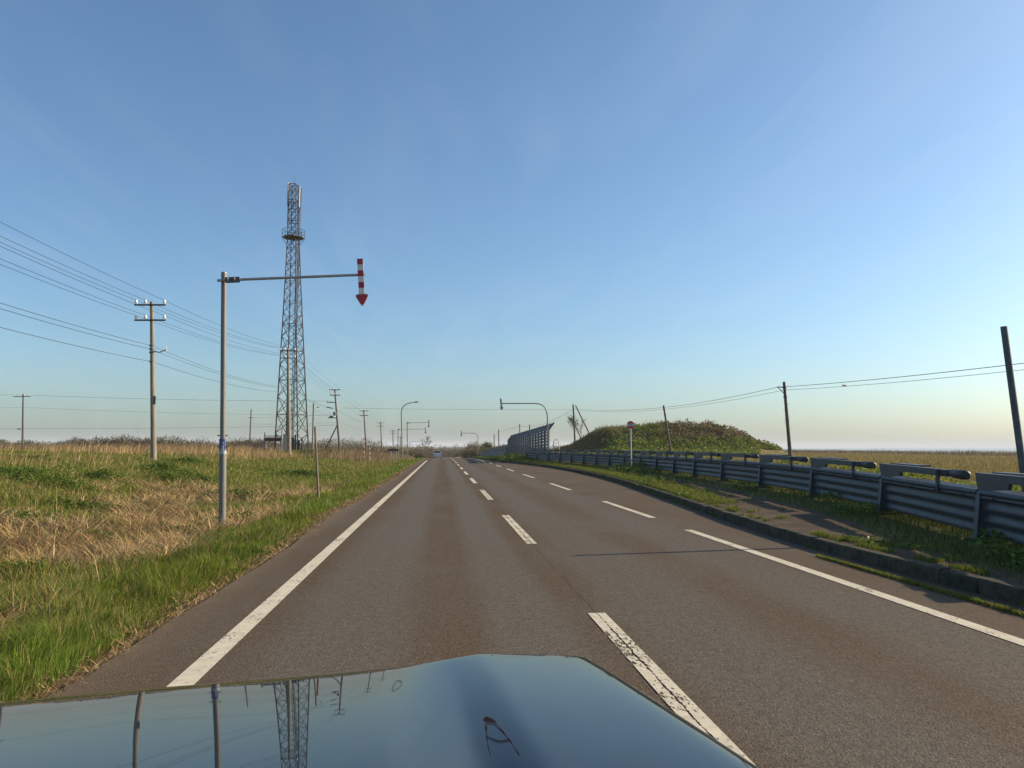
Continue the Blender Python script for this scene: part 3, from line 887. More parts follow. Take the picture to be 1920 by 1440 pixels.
# right-hand line of poles
c1, fc1, tc1, _ = utility_pole(57.0, (1470, 716), (1482, 856), 'leaning dark pole right of the mound carrying wires', M['wood_dark'], (.105, .15))
MB().bar(at(1456, 726, 57) + Vector((0, -.12, 0)), at(1471, 726, 57) + Vector((0, -.12, 0)), .07).build('side_arm', M['black_iron'], c1)
MB().bar(at(1458, 727, 57) + Vector((0, -.12, 0)), at(1470.5, 740, 57) + Vector((0, -.12, 0)), .045).build('arm_brace', M['black_iron'], c1)
c2, fc2, tc2, _ = utility_pole(89.0, (1244, 760), (1258.5, 850), 'leaning dark pole in front of the mound left of its summit', M['wood_dark'], (.105, .15))
c3, fc3, tc3, _ = utility_pole(134.0, (1074.5, 758), (1079, 846), 'dark pole with a long propping strut left of the mound', M['wood_dark'], (.12, .18))
MB().tube([at(1077.5, 760, 134) + Vector((.15, 0, 0)), at(1120, 842, 134) + Vector((.2, 0, -.5))], [.11, .15], 10).build('strut', M['wood'], c3)
c4, fc4, tc4, _ = utility_pole(198.0, (993, 796), (993.5, 846), 'right of two poles showing just above the snow fence', M['wood_dark'], (.13, .19))
c5, fc5, tc5, _ = utility_pole(222.0, (974.5, 795), (975, 848), 'left of two poles showing just above the snow fence', M['wood_dark'], (.13, .19))
c6, fc6, tc6, _ = utility_pole(245.0, (935, 805), (935.5, 850), 'taller of two far poles left of the snow fence', M['wood_dark'], (.15, .2))
c7, fc7, tc7, _ = utility_pole(290.0, (926.5, 814), (927, 850), 'shorter of two far poles left of the snow fence', M['wood_dark'], (.16, .2))

for pole_, f_, t_ in ((c1, fc1, tc1), (c2, fc2, tc2), (c3, fc3, tc3)):
    for u_ in (.55, .82, .93):
        q_ = Vector(f_).lerp(Vector(t_), u_)
        MB().tube([q_ - Vector((0, 0, .05)), q_ + Vector((0, 0, .05))], .15, 10).build('band_clamp', M['galv_dark'], pole_)
    for u_ in np.arange(.45, .8, .07):
        q_ = Vector(f_).lerp(Vector(t_), float(u_)); sd = 1 if int(u_ * 100) % 2 else -1
        MB().bar(q_, q_ + Vector((.28 * sd, 0, 0)), .022).build('step_bolt', M['galv_dark'], pole_)
def wire(pts, label, group, r=.012, sag=.5, name='overhead_wire'):
    m_ = MB()
    line = []
    for a, b in zip(pts[:-1], pts[1:]):
        a = Vector(a); b = Vector(b); n = 16
        s = sag * ((b - a).length / 45.0) ** 2
        for k in range(n):
            t = k / n
            p = a.lerp(b, t); p.z -= 4 * s * t * (1 - t)
            line.append(p)
    line.append(Vector(pts[-1]))
    m_.tube(line, r, 4, cap=False)
    o = m_.build(name, M['wire'], None, origin=line[0])
    return tag(o, label, 'wire', group)

for i, (x0y, row) in enumerate([(432, (0, 2)), (449, (0, 1)), (474, (0, 0)), (464, (1, 2)), (491, (1, 1)), (505, (1, 0))]):
    a2 = ar2[row[0]][row[1]]; a3 = ar3[row[0]][row[1]]
    st = Vector((a2.x, 2.0, a2.z + .3))
    p4 = ar4[row[0]][min(row[1], 2)]
    idx5 = 0 if row[1] < 2 else 1
    pts = [st, a2, a3, p4]
    if row[1] != 1:
        pts += [ar5[row[0]][idx5], ar6[row[0]][idx5], ar7[row[0]][idx5]]
    lab6 = 'power wire on the %s insulators of the %s crossarms of the left poles' % (('left end', 'middle', 'right end')[row[1]], ('upper', 'lower')[row[0]])
    wire(pts, lab6, 'power wires on the crossarms', .011, .45)
lowp = [(at(284, 648, 48), at(541, 727, 92), at(631, 766, 134)), (at(284, 655, 48), at(541, 728.5, 92), at(631, 768, 134)), (at(284, 678, 48), at(541, 735, 92), at(632, 785, 134))]
for (a, b, c), z0, lb in zip(lowp, (0, .1, -.1), ('upper of three thin telephone cables on the left poles', 'middle of three thin telephone cables on the left poles', 'lowest dark cable below the bracket on the left poles')):
    wire([Vector((a.x, 2.0, a.z + .2)), a, b, c, Vector((f5.x, 175, c.z - 1.2))], lb, 'telephone cables on the left', .012, .5)
# line crossing the fields and the road at the braced pole
crs = [Vector((fL.x - 60, 134, arL[0][1].z - .4)), arL[0][1], at(613, 752, 134)]
wire(crs, 'upper wire crossing the left field to the braced pole', 'field wires', .018, .22)
wire([Vector((fL.x - 60, 134, tL.z - 2.4)), tL - Vector((0, 0, 2.2)), at(631, 779, 134)], 'middle wire crossing the left field to the braced pole', 'field wires', .012, .2)
wire([Vector((fL.x - 60, 134, at(0, 806, 134).z)), at(42, 803.5, 134), at(634, 797, 134)], 'lowest wire crossing the left field above the dry reeds', 'field wires', .016, .15)
wire([at(470, 783, 165), at(634, 775, 134)], 'short wire from slim pole to braced pole behind the tower', 'field wires', .013, .3)
wire([at(470, 795, 165), at(634, 792, 134)], 'lower short wire from slim pole to braced pole behind the tower', 'field wires', .012, .2)
wire([at(640, 765, 134), at(1075, 768, 134)], 'long thin wire crossing high above the road', 'road crossing wire', .016, .14)
# right-hand cable run
ra = Vector((26.5, 22.0, 5.2))
for dz, lb, rr in ((0, 'upper cable of the right-hand telephone line', .017), (-.22, 'lower cable of the right-hand telephone line', .012)):
    d = Vector((0, 0, dz))
    wire([ra + d * 1.4, at(1458 if dz == 0 else 1470, 726, 57) + d, at(1244, 764, 89) + d, at(1075, 766, 134) + d, at(993, 799, 198) + d, at(975, 798, 222) + d, at(935, 809, 245) + d, at(926.5, 818, 290) + d], lb, 'cables of the right-hand telephone line', rr, .35)
cz = at(1583, 722.5, 50)
cl = MB().tube([cz - Vector((.25, .15, .0)), cz - Vector((.12, .07, 0)), cz + Vector((.12, .07, 0)), cz + Vector((.25, .15, 0))], [.02, .055, .055, .02], 8).build('cable_closure', M['wire'], None, origin=cz)
tag(cl, 'small black splice sleeve hanging on the right-hand cable', 'cable sleeve')

# ------------------------------------------------------------------ lattice tower
TY = 110.0
tb = at(547, 846, TY)
TX, TZ = tb.x, gzs(tb.x, TY)
tw = thing('lattice_tower', (TX, TY, TZ), 'tall steel lattice radio tower with platform and antennas', 'tower')
zs_key = [TZ, 19.7, 25.8, 31.5, 39.0]
rs_key = [2.45, 1.40, 1.09, .86, .66]
TH = math.radians(30)
def tcorner(k, z):
    R = float(np.interp(z, zs_key, rs_key)); a = TH + k * math.pi / 2
    lean = (z - TZ) * (at(551, 346, TY).x - TX) / 38.0
    return Vector((TX + lean + R * math.cos(a), TY + R * math.sin(a), z))
levels = [TZ]
z = TZ; 
while z < 38.2:
    R = float(np.interp(z, zs_key, rs_key)); z = min(39.0, z + max(1.05, R * 1.15)); levels.append(z)
if levels[-1] < 39.0: levels.append(39.0)
for k in range(4):
    MB().tube([tcorner(k, TZ - .2)] + [tcorner(k, zz) for zz in zs_key[1:]], [.10, .085, .075, .065, .055], 8).build('leg', M['tower'], tw)
    for i, (za, zb) in enumerate(zip(levels[:-1], levels[1:])):
        wd = .075 if za < 20 else .055
        a0, b0, a1, b1 = tcorner(k, za), tcorner((k + 1) % 4, za), tcorner(k, zb), tcorner((k + 1) % 4, zb)
        if i and i % 2 == 0: MB().bar(a0, b0, wd).build('girt', M['tower'], tw)
        MB().bar(a0, b1, wd * .9).build('brace', M['tower'], tw)
        MB().bar(b0, a1, wd * .9).build('brace', M['tower'], tw)
    MB().bar(tcorner(k, 39.0), tcorner((k + 1) % 4, 39.0), .07).build('girt', M['tower'], tw)
for dx in (-.25, .15):
    MB().bar(Vector((TX + dx, TY, TZ)), Vector((TX + dx + .35, TY, 38.5)), .07).build('cable_ladder_rail', M['tower'], tw)
MB().bar(Vector((TX - .05, TY + .1, TZ)), Vector((TX + .3, TY + .1, 36)), .16, .06).build('feeder_cable', M['galv'], tw)
pc = (tcorner(0, 31.3) + tcorner(2, 31.3)) / 2
pl = MB()
oct_ = [Vector((pc.x + 1.55 * math.cos(a), TY + 1.55 * math.sin(a), 31.2)) for a in np.arange(8) * math.pi / 4 + .2]
pl.prism(oct_, Vector((0, 0, .10)))
plo = pl.build('platform', M['galv_dark'], tw)
for i, q in enumerate(oct_):
    q2 = oct_[(i + 1) % 8]
    MB().bar(q, q + Vector((0, 0, 1.15)), .05).build('rail_post', M['tower'], plo)
    for hz in (.6, 1.12):
        MB().bar(q + Vector((0, 0, hz)), q2 + Vector((0, 0, hz)), .04).build('hand_rail', M['tower'], plo)
    if i % 2 == 0:
        MB().bar(q + Vector((0, 0, -.02)), Vector((pc.x + .9 * math.cos(i * math.pi / 4 + .2), TY + .9 * math.sin(i * math.pi / 4 + .2), 30.2)), .06).build('platform_strut', M['tower'], plo)
for zr in (33.5, 35.2, 36.6):
    rc = (tcorner(0, zr) + tcorner(2, zr)) / 2
    MB().tube([rc + Vector((.78 * math.cos(a), .78 * math.sin(a), 0)) for a in np.linspace(0, 2 * math.pi, 13)], .05, 6, cap=False).build('antenna_ring', M['tower'], tw)
for ang, z0, z1 in ((-2.6, 36.4, 39.2), (-3.4, 36.0, 38.6), (-.35, 35.6, 38.6), (.25, 36.6, 38.4), (-1.4, 36.3, 38.3), (1.8, 36.3, 38.3)):
    rc = (tcorner(0, 37) + tcorner(2, 37)) / 2
    p = rc + Vector((.86 * math.cos(ang), .86 * math.sin(ang), 0))
    an = MB().box((p.x, p.y, (z0 + z1) / 2), (.20, .14, z1 - z0), Matrix.Rotation(ang, 3, 'Z')).build('antenna_panel', M['white_pnl'], tw)
    MB().bar((p.x * .97 + rc.x * .03, p.y, z0 - .9), (p.x * .97 + rc.x * .03, p.y, z1 + .1), .06).build('mount_pipe', M['tower'], an)
for ang, z0, z1 in ((2.95, 33.0, 36.0), (-.1, 32.6, 35.2)):
    rc = (tcorner(0, 34) + tcorner(2, 34)) / 2
    p = rc + Vector((.9 * math.cos(ang), .9 * math.sin(ang), 0))
    MB().tube([(p.x, p.y, z0), (p.x, p.y, z1)], .045, 6).build('whip_antenna', M['white_pnl'], tw)
MB().tube([Vector((at(551.5, 346, TY).x, TY, 38.8)), at(552, 330, TY)], [.03, .018], 6).build('lightning_rod', M['tower'], tw)

# compound at the foot of the tower
Y = 106.0
g0 = gzs(at(513, 845, Y).x, Y)
fs = thing('steel_frame_shelter', (at(513, 845, Y).x, Y, g0), 'open frame with a rusty red panel at the tower foot', 'shelter')
for xx, top in ((496.5, 811), (517.5, 817), (527, 817)):
    p = at(xx, top, Y); MB().bar((p.x, Y, gzs(p.x, Y) - .1), p, .11).build('post', M['black_iron'], fs)
a, b = at(496.5, 817.5, Y), at(528, 817.5, Y)
MB().bar(a, b, .09).build('top_rail', M['black_iron'], fs)
a, b = at(497, 824, Y), at(528, 824, Y)
MB().box(((a.x + b.x) / 2, Y - .02, a.z), (b.x - a.x, .05, at(500, 821, Y).z - at(500, 827.5, Y).z)).build('rusty_panel', M['rust'], fs)
MB().box(((a.x + b.x) / 2, Y - .02, at(500, 819.8, Y).z), ((b.x - a.x) * .92, .04, .10)).build('pale_strip', M['sign_white'], fs)
MB().box(at(498.5, 836, Y), (.22, .05, .55)).build('notice_plate', M['sign_white'], fs)
for xx, x2, lb in ((528.7, 527.5, 'right'), (525, 526.5, 'left')):
    t_ = at(xx + (.3 if lb == 'right' else 1.8), 803 if lb == 'right' else 828, Y - 1.5); bb = at(x2 if lb == 'right' else 524.5, 848, Y - 1.5)
    r_ = thing('timber_stake', (bb.x, Y - 1.5, gzs(bb.x, Y - 1.5)), 'taller pale timber stake right of the rusty frame' if lb == 'right' else 'shorter leaning pale timber stake right of the rusty frame', 'stake', 'pale timber stakes')
    MB().bar((bb.x, Y - 1.5, gzs(bb.x, Y - 1.5) - .1), t_, .13).build('shaft', M['pale_wood'], r_)
p = at(535, 832, Y + 2); cb = thing('equipment_cabinet', (p.x, Y + 2, gzs(p.x, Y + 2)), 'beige equipment cabinet under the lattice tower', 'cabinet')
hh = at(535, 815, Y + 2).z - gzs(p.x, Y + 2)
MB().box((p.x, Y + 2, gzs(p.x, Y + 2) + hh / 2), (.55, .5, hh)).build('body', M['beige'], cb)
MB().box((p.x, Y + 2, gzs(p.x, Y + 2) + hh + .03), (.65, .6, .06)).build('roof', M['galv_dark'], cb)
MB().box((p.x, Y + 1.74, gzs(p.x, Y + 2) + hh * .5), (.45, .02, hh * .8)).build('door', M['beige'], cb)
p = at(552, 832, Y + 2); eq = thing('tower_equipment', (p.x, Y + 2, gzs(p.x, Y + 2)), 'dark rack of equipment on the ground inside the tower legs', 'equipment')
for xx, h_, wv in ((549, 2.2, .3), (553.5, 2.6, .18), (559, 1.9, .35), (566, 2.3, .15)):
    q = at(xx, 840, Y + 2); gq = gzs(q.x, Y + 2)
    MB().box((q.x, Y + 2 + .3 * random.random(), gq + h_ / 2 - .05), (wv, .3, h_)).build('rack_post', M['black_iron'], eq)
for zz in (.5, 1.1, 1.7):
    MB().bar((at(548, 840, Y + 2).x, Y + 2, g0 + zz), (at(567, 840, Y + 2).x, Y + 2, g0 + zz), .07).build('rack_shelf', M['black_iron'], eq)
# picket fence
Y = 109.0
fx0, fx1 = at(447, 845, Y).x, at(494, 845, Y).x
fn = thing('picket_fence', ((fx0 + fx1) / 2, Y, gzs((fx0 + fx1) / 2, Y)), 'grey picket fence left of the rusty frame', 'fence')
for x in np.linspace(fx0, fx1, 18):
    gq = gzs(x, Y); MB().bar((x, Y, gq - .1), (x, Y, gq + 1.15), .07).build('picket', M['wood'], fn)
for zz in (.45, .95):
    MB().bar((fx0, Y + .06, g0 + zz), (fx1, Y + .06, g0 + zz), .06).build('fence_rail', M['wood'], fn)
#PART3
# ------------------------------------------------------------------ folded steel snow-guard fence along the pavement
gf = thing('steel_guard_fence', (FPATH[1][0], FPATH[1][1], gzs(*FPATH[1])), 'long galvanized corrugated guard fence curving along the right pavement', 'fence')
def fz(i): return float(rz(FPATH[i][1])) + float(zbase(FPATH[i][1]))
NB = len(FPATH) - 1
sheet_cache = {}
for i in range(NB + 1):
    x, y = FPATH[i]; z0 = fz(i)
    if i < NB: d = Vector((FPATH[i + 1][0] - x, FPATH[i + 1][1] - y, 0)).normalized()
    nrm = Vector((-d.y, d.x, 0))            # towards the road
    if nrm.x > 0: nrm = -nrm
    P = Vector((x, y, z0))
    # post: tapered plate with a sloping front flange
    mb = MB()
    mb.prism([P + nrm * .16 + d * .03 + Vector((0, 0, -.2)), P + nrm * .07 + d * .03 + Vector((0, 0, .72)), P - nrm * .10 + d * .03 + Vector((0, 0, .86)), P - nrm * .12 + d * .03 + Vector((0, 0, -.2))], -d * .06)
    post = mb.build('post', M['guard'], gf)
    MB().bar(P + nrm * .165 + Vector((0, 0, -.05)), P + nrm * .075 + Vector((0, 0, .72)), .13, .012, up=nrm).build('post_flange', M['galv_dark'], post)
    MB().box(P + Vector((0, 0, -.03)), (.42, .42, .06)).build('base_plate', M['kerb'], post)
for i in range(NB):
    a = Vector((*FPATH[i], fz(i))); b = Vector((*FPATH[i + 1], fz(i + 1)))
    d = (b - a); L = d.length; d.normalize()
    nrm = Vector((-d.y, d.x, 0)).normalized()
    if nrm.x > 0: nrm = -nrm
    up = Vector((0, 0, 1))
    # corrugated sheet: profile in (out, height), swept from post to post
    prof = []
    hs = np.linspace(.07, .60, 25)
    for h in hs:
        prof.append((.03 + .015 * math.sin((h - .07) / .177 * 2 * math.pi), h))
    prof += [(.07, .605), (.075, .645), (.03, .655)]
    pa = a + d * .05; pb = b - d * .05
    vs = [pa + nrm * o_ + up * h for o_, h in prof] + [pb + nrm * o_ + up * h for o_, h in prof]
    k = len(prof)
    m_ = MB().add(vs, [(j, j + 1, k + j + 1, k + j) for j in range(k - 1)], True)
    m_.add([v - nrm * .004 for v in vs], [(j, k + j, k + j + 1, j + 1) for j in range(k - 1)], True)
    m_.build('corrugated_sheet', M['guard'], gf)
    # rounded top rail and the perforated ledge behind it
    MB().tube([pa + nrm * .06 + up * .70, pb + nrm * .06 + up * .70], .042, 10).build('top_rail', M['galv_dark'], gf)
    MB().prism([pa + nrm * .02 + up * .66, pa - nrm * .22 + up * .74, pa - nrm * .22 + up * .75, pa + nrm * .02 + up * .675], pb - pa).build('ledge', M['guard'], gf)
    # folded upper panel: box beam from the far post towards the near one
    q0 = b; q1 = b + (a - b) * .84
    e = (q1 - q0).normalized()
    z1 = up * .93
    MB().bar(q0 + z1 - e * .12, q0 + e * ((q1 - q0).length * .86) + z1, .12, .115).build('folded_beam', M['guard'], gf)
    MB().bar(q0 + up * .99 - nrm * .2 + e * .1, q0 + e * 1.5 + up * .995 - nrm * .2, .22, .03).build('folded_plate', M['guard'], gf)
    MB().prism([q0 + up * .66 - e * .05, q0 + up * .88 - e * .14, q0 + up * .88 + e * 1.0, q0 + up * .78 + e * .95, q0 + up * .74 + e * .35], nrm * .05).build('gusset', M['guard'], gf)
    c0 = q0 + e * ((q1 - q0).length * .86) + z1
    MB().tube([c0, c0 + e * .18, c0 + e * .20, c0 + e * .62, c0 + e * .64], [.045, .045, .075, .075, .05], 10).build('hinge_drum', M['black_iron'], gf)
    s0 = q0 + e * ((q1 - q0).length * .80)
    MB().bar(s0 + nrm * .10 + up * .62, s0 + nrm * .10 + up * .99, .07, .03).build('support_strut', M['galv_dark'], gf)
    if i < 7:
        for t_ in (.12, .37, .62, .88):
            bq = pa.lerp(pb, t_) + nrm * .075 + up * .628
            MB().tube([bq, bq + nrm * .022], .016, 6).build('bolt', M['black_iron'], gf)

# far section beyond the entrance
g2 = thing('steel_guard_fence', (7.9, 100, gzs(7.9, 100)), 'short dark far section of guard fence left of the snow fence', 'fence')
ys = np.arange(100, 160, 4.0)
for i, y in enumerate(ys):
    z0 = float(rz(y)) + .1
    MB().box((7.9, y, z0 + .42), (.12, .1, .9)).build('post', M['galv'], g2)
    if i < len(ys) - 1:
        z1 = float(rz(ys[i + 1])) + .1
        MB().bar((7.86, y + .06, z0 + .45), (7.86, ys[i + 1] - .06, z1 + .45), .05, .55).build('corrugated_sheet', M['galv_dark'], g2)
        MB().bar((7.9, y, z0 + .95), (7.9, y + 3.0, z0 + .95 + (z1 - z0) * .75), .14, .12).build('folded_beam', M['galv_dark'], g2)

# ------------------------------------------------------------------ tall louvred snow fence
SFX = 10.0
NP = 19
sfy = np.linspace(72.0, 116.0, NP)
def sfz(y): return float(np.interp(y, [72, 116], [.22, -.30]))
TOPH = 2.85
sf = thing('snow_fence', (SFX, 72, sfz(72)), 'tall louvred steel snow fence with its top bent away from the road', 'snow fence')
slat_me = None
for i, y in enumerate(sfy):
    z0 = sfz(y)
    MB().bar((SFX, y, z0 - .2), (SFX, y, z0 + TOPH), .20, .16).build('post', M['louvre_post'], sf)
    MB().bar((SFX, y, z0 + TOPH - .02), (SFX + .55, y, z0 + TOPH + .72), .15, .14).build('bent_post', M['louvre_post'], sf)
    if i < NP - 1:
        L = sfy[i + 1] - y; z1 = sfz(sfy[i + 1])
        for k in range(9):
            zc = .32 + k * .295
            R = Matrix.Rotation(math.radians(14), 3, 'Y')
            if slat_me is None:
                mb = MB().box((0, 0, 0), (.02, L - .22, .205), R)
                slat_me = mb.mesh('slat', M['louvre'], (0, 0, 0))
            so = bpy.data.objects.new('slat', slat_me); COL.objects.link(so)
            so.parent = sf
            so.location = Vector((SFX - .04, (y + sfy[i + 1]) / 2, (z0 + z1) / 2 + zc)) - sf.location
        mid = (y + sfy[i + 1]) / 2; zm = (z0 + z1) / 2
        for k in range(2):
            q = Vector((SFX + .14 + .26 * k, mid, zm + TOPH + .19 + .34 * k))
            MB().box(q, (.02, L - .17, .38), Matrix.Rotation(math.radians(36), 3, 'Y')).build('top_slat', M['louvre'], sf)
# ladder hoop at its near end
for yy in (0,):
    x0 = SFX + .45
    zb = sfz(72)
    hp = [Vector((x0, 71.7, zb)), Vector((x0, 71.7, zb + 1.75)), Vector((x0 + .12, 71.7, zb + 1.95)), Vector((x0 + .4, 71.7, zb + 1.95)), Vector((x0 + .52, 71.7, zb + 1.75)), Vector((x0 + .52, 71.7, zb))]
    MB().tube(hp, .035, 7).build('ladder_hoop', M['galv'], sf)
    for zz in np.arange(.35, 1.75, .32):
        MB().bar((x0, 71.7, zb + zz), (x0 + .52, 71.7, zb + zz), .035).build('ladder_rung', M['galv'], sf)
# lower continuation
s2 = thing('snow_fence', (10.0, 118.5, sfz(116)), 'lower far continuation of the snow fence falling out of sight', 'snow fence')
ys = np.arange(118.5, 186, 2.8)
for i, y in enumerate(ys):
    z0 = float(np.interp(y, [118, 186], [-.40, -1.75]))
    MB().bar((10.0, y, z0 - .2), (10.0, y, z0 + 2.3), .15, .13).build('post', M['louvre_post'], s2)
    if i < len(ys) - 1:
        for k in range(4):
            MB().box((9.96, y + 1.4, z0 - .03 + .35 + k * .53), (.03, 2.6, .46), Matrix.Rotation(math.radians(12), 3, 'Y')).build('slat', M['louvre'], s2)

# ------------------------------------------------------------------ bus stop sign
bx, by = float(at(1183, 866, 40.5).x), 40.5
bs = thing('bus_stop_sign', (bx, by, gzs(bx, by)), 'round red and white stop sign on a thin pole before the fence', 'sign')
MB().tube([(bx + .03, by, gzs(bx, by) - .1), at(1182.5, 803, by)], .028, 9).build('pole', M['sign_white'], bs)
MB().tube([at(1182.4, 802, by) , at(1182.2, 796, by)], .036, 9).build('pole_head', M['red'], bs)
c = at(1181.8, 796.6, by) + Vector((0, -.05, 0)); R_ = .205
disc = MB().tube([c + Vector((0, .015, 0)), c - Vector((0, .015, 0))], R_, 28).build('disc', M['disc_red'], bs)
hw = .06
poly = []
for a in np.linspace(-math.asin(hw / R_), math.asin(hw / R_), 7): poly.append(c + Vector((R_ * .97 * math.cos(a), -.018, R_ * .97 * math.sin(a))))
for a in np.linspace(math.pi - math.asin(hw / R_), math.pi + math.asin(hw / R_), 7): poly.append(c + Vector((R_ * .97 * math.cos(a), -.018, R_ * .97 * math.sin(a))))
MB().prism(poly, Vector((0, -.003, 0))).build('white_band', M['sign_white'], disc)
gm = MB()
for k, xx in enumerate(np.linspace(-.10, .10, 5)):
    gm.box(c + Vector((xx, -.024, .015)), (.034, .003, .045)); gm.box(c + Vector((xx, -.024, -.035)), (.012, .003, .03))
gm.build('lettering', M['blue'], disc)

# ------------------------------------------------------------------ car ahead on the road
cy = 155.0; cz0 = float(rz(cy)); cx = -.86
ca = thing('car', (cx, cy, cz0), 'small pale silver car driving away in the left lane', 'car')
def sect(y, w2, zl, zh, wt):
    return [Vector((cx - w2, y, cz0 + zl)), Vector((cx + w2, y, cz0 + zl)), Vector((cx + w2, y, cz0 + zl + (zh - zl) * .55)), Vector((cx + wt, y, cz0 + zh)), Vector((cx - wt, y, cz0 + zh)), Vector((cx - w2, y, cz0 + zl + (zh - zl) * .55))]
secs = [sect(cy, .80, .35, .98, .74), sect(cy + .15, .84, .25, 1.05, .76), sect(cy + 3.0, .84, .25, 1.02, .76), sect(cy + 4.1, .80, .3, .85, .70)]
bm_ = MB(); vs = [p for s in secs for p in s]
bm_.add(vs, [(6 * i + j, 6 * i + (j + 1) % 6, 6 * (i + 1) + (j + 1) % 6, 6 * (i + 1) + j) for i in range(3) for j in range(6)] + [(0, 1, 2, 3, 4, 5), (23, 22, 21, 20, 19, 18)])
body = bm_.build('body', M['car_white'], ca)
cb_ = MB()
lo = [Vector((cx + sx * .74, cy + yy, cz0 + 1.0)) for yy, sx in ((.2, -1), (.2, 1), (2.9, 1), (2.9, -1))]
hi = [Vector((cx + sx * .60, cy + yy, cz0 + 1.47)) for yy, sx in ((.55, -1), (.55, 1), (2.2, 1), (2.2, -1))]
cb_.add(lo + hi, [(0, 1, 5, 4), (1, 2, 6, 5), (2, 3, 7, 6), (3, 0, 4, 7), (4, 5, 6, 7)])
cab = cb_.build('cabin', M['car_white'], ca)
nb_ = Vector((0, -.012, .008))
MB().add([lo[0].lerp(lo[1], .04) + nb_ + Vector((0, .03, .04)), lo[0].lerp(lo[1], .96) + nb_ + Vector((0, .03, .04)), hi[0].lerp(hi[1], .95) + nb_ - Vector((0, .03, .04)), hi[0].lerp(hi[1], .05) + nb_ - Vector((0, .03, .04))], [(0, 1, 2, 3)]).build('rear_window', M['glass_dark'], cab)
for sx in (-1, 1):
    MB().box((cx + sx * .70, cy - .005, cz0 + .78), (.2, .06, .26)).build('tail_light', M['lamp_red'], ca)
    for yy in (.75, 3.3):
        MB().tube([(cx + sx * .62, cy + yy, cz0 + .3), (cx + sx * .83, cy + yy, cz0 + .3)], .3, 16).build('wheel', M['rubber'], ca)
    MB().box((cx + sx * .92, cy + 2.6, cz0 + 1.05), (.16, .12, .13)).build('wing_mirror', M['car_white'], ca)
MB().box((cx, cy - .01, cz0 + .42), (1.6, .12, .2)).build('rear_bumper', M['car_white'], ca)
MB().box((cx, cy - .01, cz0 + .72), (.34, .02, .17)).build('number_plate', M['sign_white'], ca)

# ------------------------------------------------------------------ vegetation
def pal(n, cols, wts, jit=.18):
    cols = np.array(cols); idx = rng.choice(len(cols), n, p=np.array(wts) / np.sum(wts))
    c = cols[idx] * (1 + jit * rng.standard_normal((n, 1))) * (1 + .06 * rng.standard_normal((n, 3)))
    return np.clip(c, .008, .8)

def blades(name, X, Y, h, wdt, lean, az, col, m, label, cat='grass', zoff=-.02, bend=1.0, kind='stuff'):
    """each blade: five points, three faces; lean = horizontal reach / length"""
    n = len(X)
    Z = gz(X, Y) + zoff
    dx, dy = np.cos(az), np.sin(az)
    px, py = -dy, dx                    # blade width direction, turned a little at random
    tw_ = rng.uniform(0, np.pi, n)
    wx, wy = np.cos(tw_), np.sin(tw_)
    reach = h * lean; rise = h * np.sqrt(np.maximum(0.02, 1 - np.minimum(lean, .99) ** 2))
    b = np.stack([X, Y, Z], -1)
    mid = b + np.stack([dx * reach * .35 * bend, dy * reach * .35 * bend, rise * .62], -1)
    tip = b + np.stack([dx * reach, dy * reach, rise * (1 - .12 * lean)], -1)
    wv = np.stack([wx * wdt / 2, wy * wdt / 2, np.zeros(n)], -1)
    V = np.stack([b - wv, b + wv, mid - wv * .75, mid + wv * .75, tip], 1).reshape(-1, 3)
    base = (np.arange(n) * 5)[:, None]
    Fc = np.concatenate([base + np.array([0, 1, 3]), base + np.array([0, 3, 2]), base + np.array([2, 3, 4])], 0)
    tint = np.repeat(col, 5, 0)
    o = np_mesh(name, V, Fc, m, tint)
    tag(o, label, cat, kind=kind)
    return o

def polar(n, r0, r1, a0, a1, power=0.0):
    """positions around the viewer, denser close by; angle clockwise from the road direction"""
    r = np.exp(rng.uniform(math.log(r0), math.log(r1), n))
    a = np.radians(rng.uniform(a0, a1, n))
    return r * np.sin(a), r * np.cos(a), r

GREEN = [(.098, .152, .015), (.142, .192, .022), (.065, .105, .013), (.20, .215, .040)]
STRAW = [(.40, .285, .13), (.32, .22, .10), (.48, .36, .19), (.24, .155, .078)]
OLIVE = [(.19, .185, .042), (.24, .205, .060), (.135, .155, .032), (.30, .235, .09)]

# left side
X, Y, r = polar(640000, 3.6, 150, -44, 1.5)
dl = EDGE_L - X
edge = .10 + .28 * (fbm(X, Y, .9, 11) - .35) + .25 * np.exp(-((Y - 17.5) / 3) ** 2)
ok = dl > edge
X, Y, r, dl = X[ok], Y[ok], r[ok], dl[ok]
patch = fbm(X, Y, 2.6, 21)
patch2 = fbm(X, Y, 7.0, 31)
n = len(X)
verge_w = 1.55 + 1.3 * (fbm(X, Y, 3.0, 41) - .5) + .006 * r
lush = dl < verge_w
near_straw = (~lush) & (dl < 9.5 + 4 * (patch2 - .5)) & (r < 32) & (patch > .43)
rest = (~lush) & (~near_straw)
u = rng.random(n)
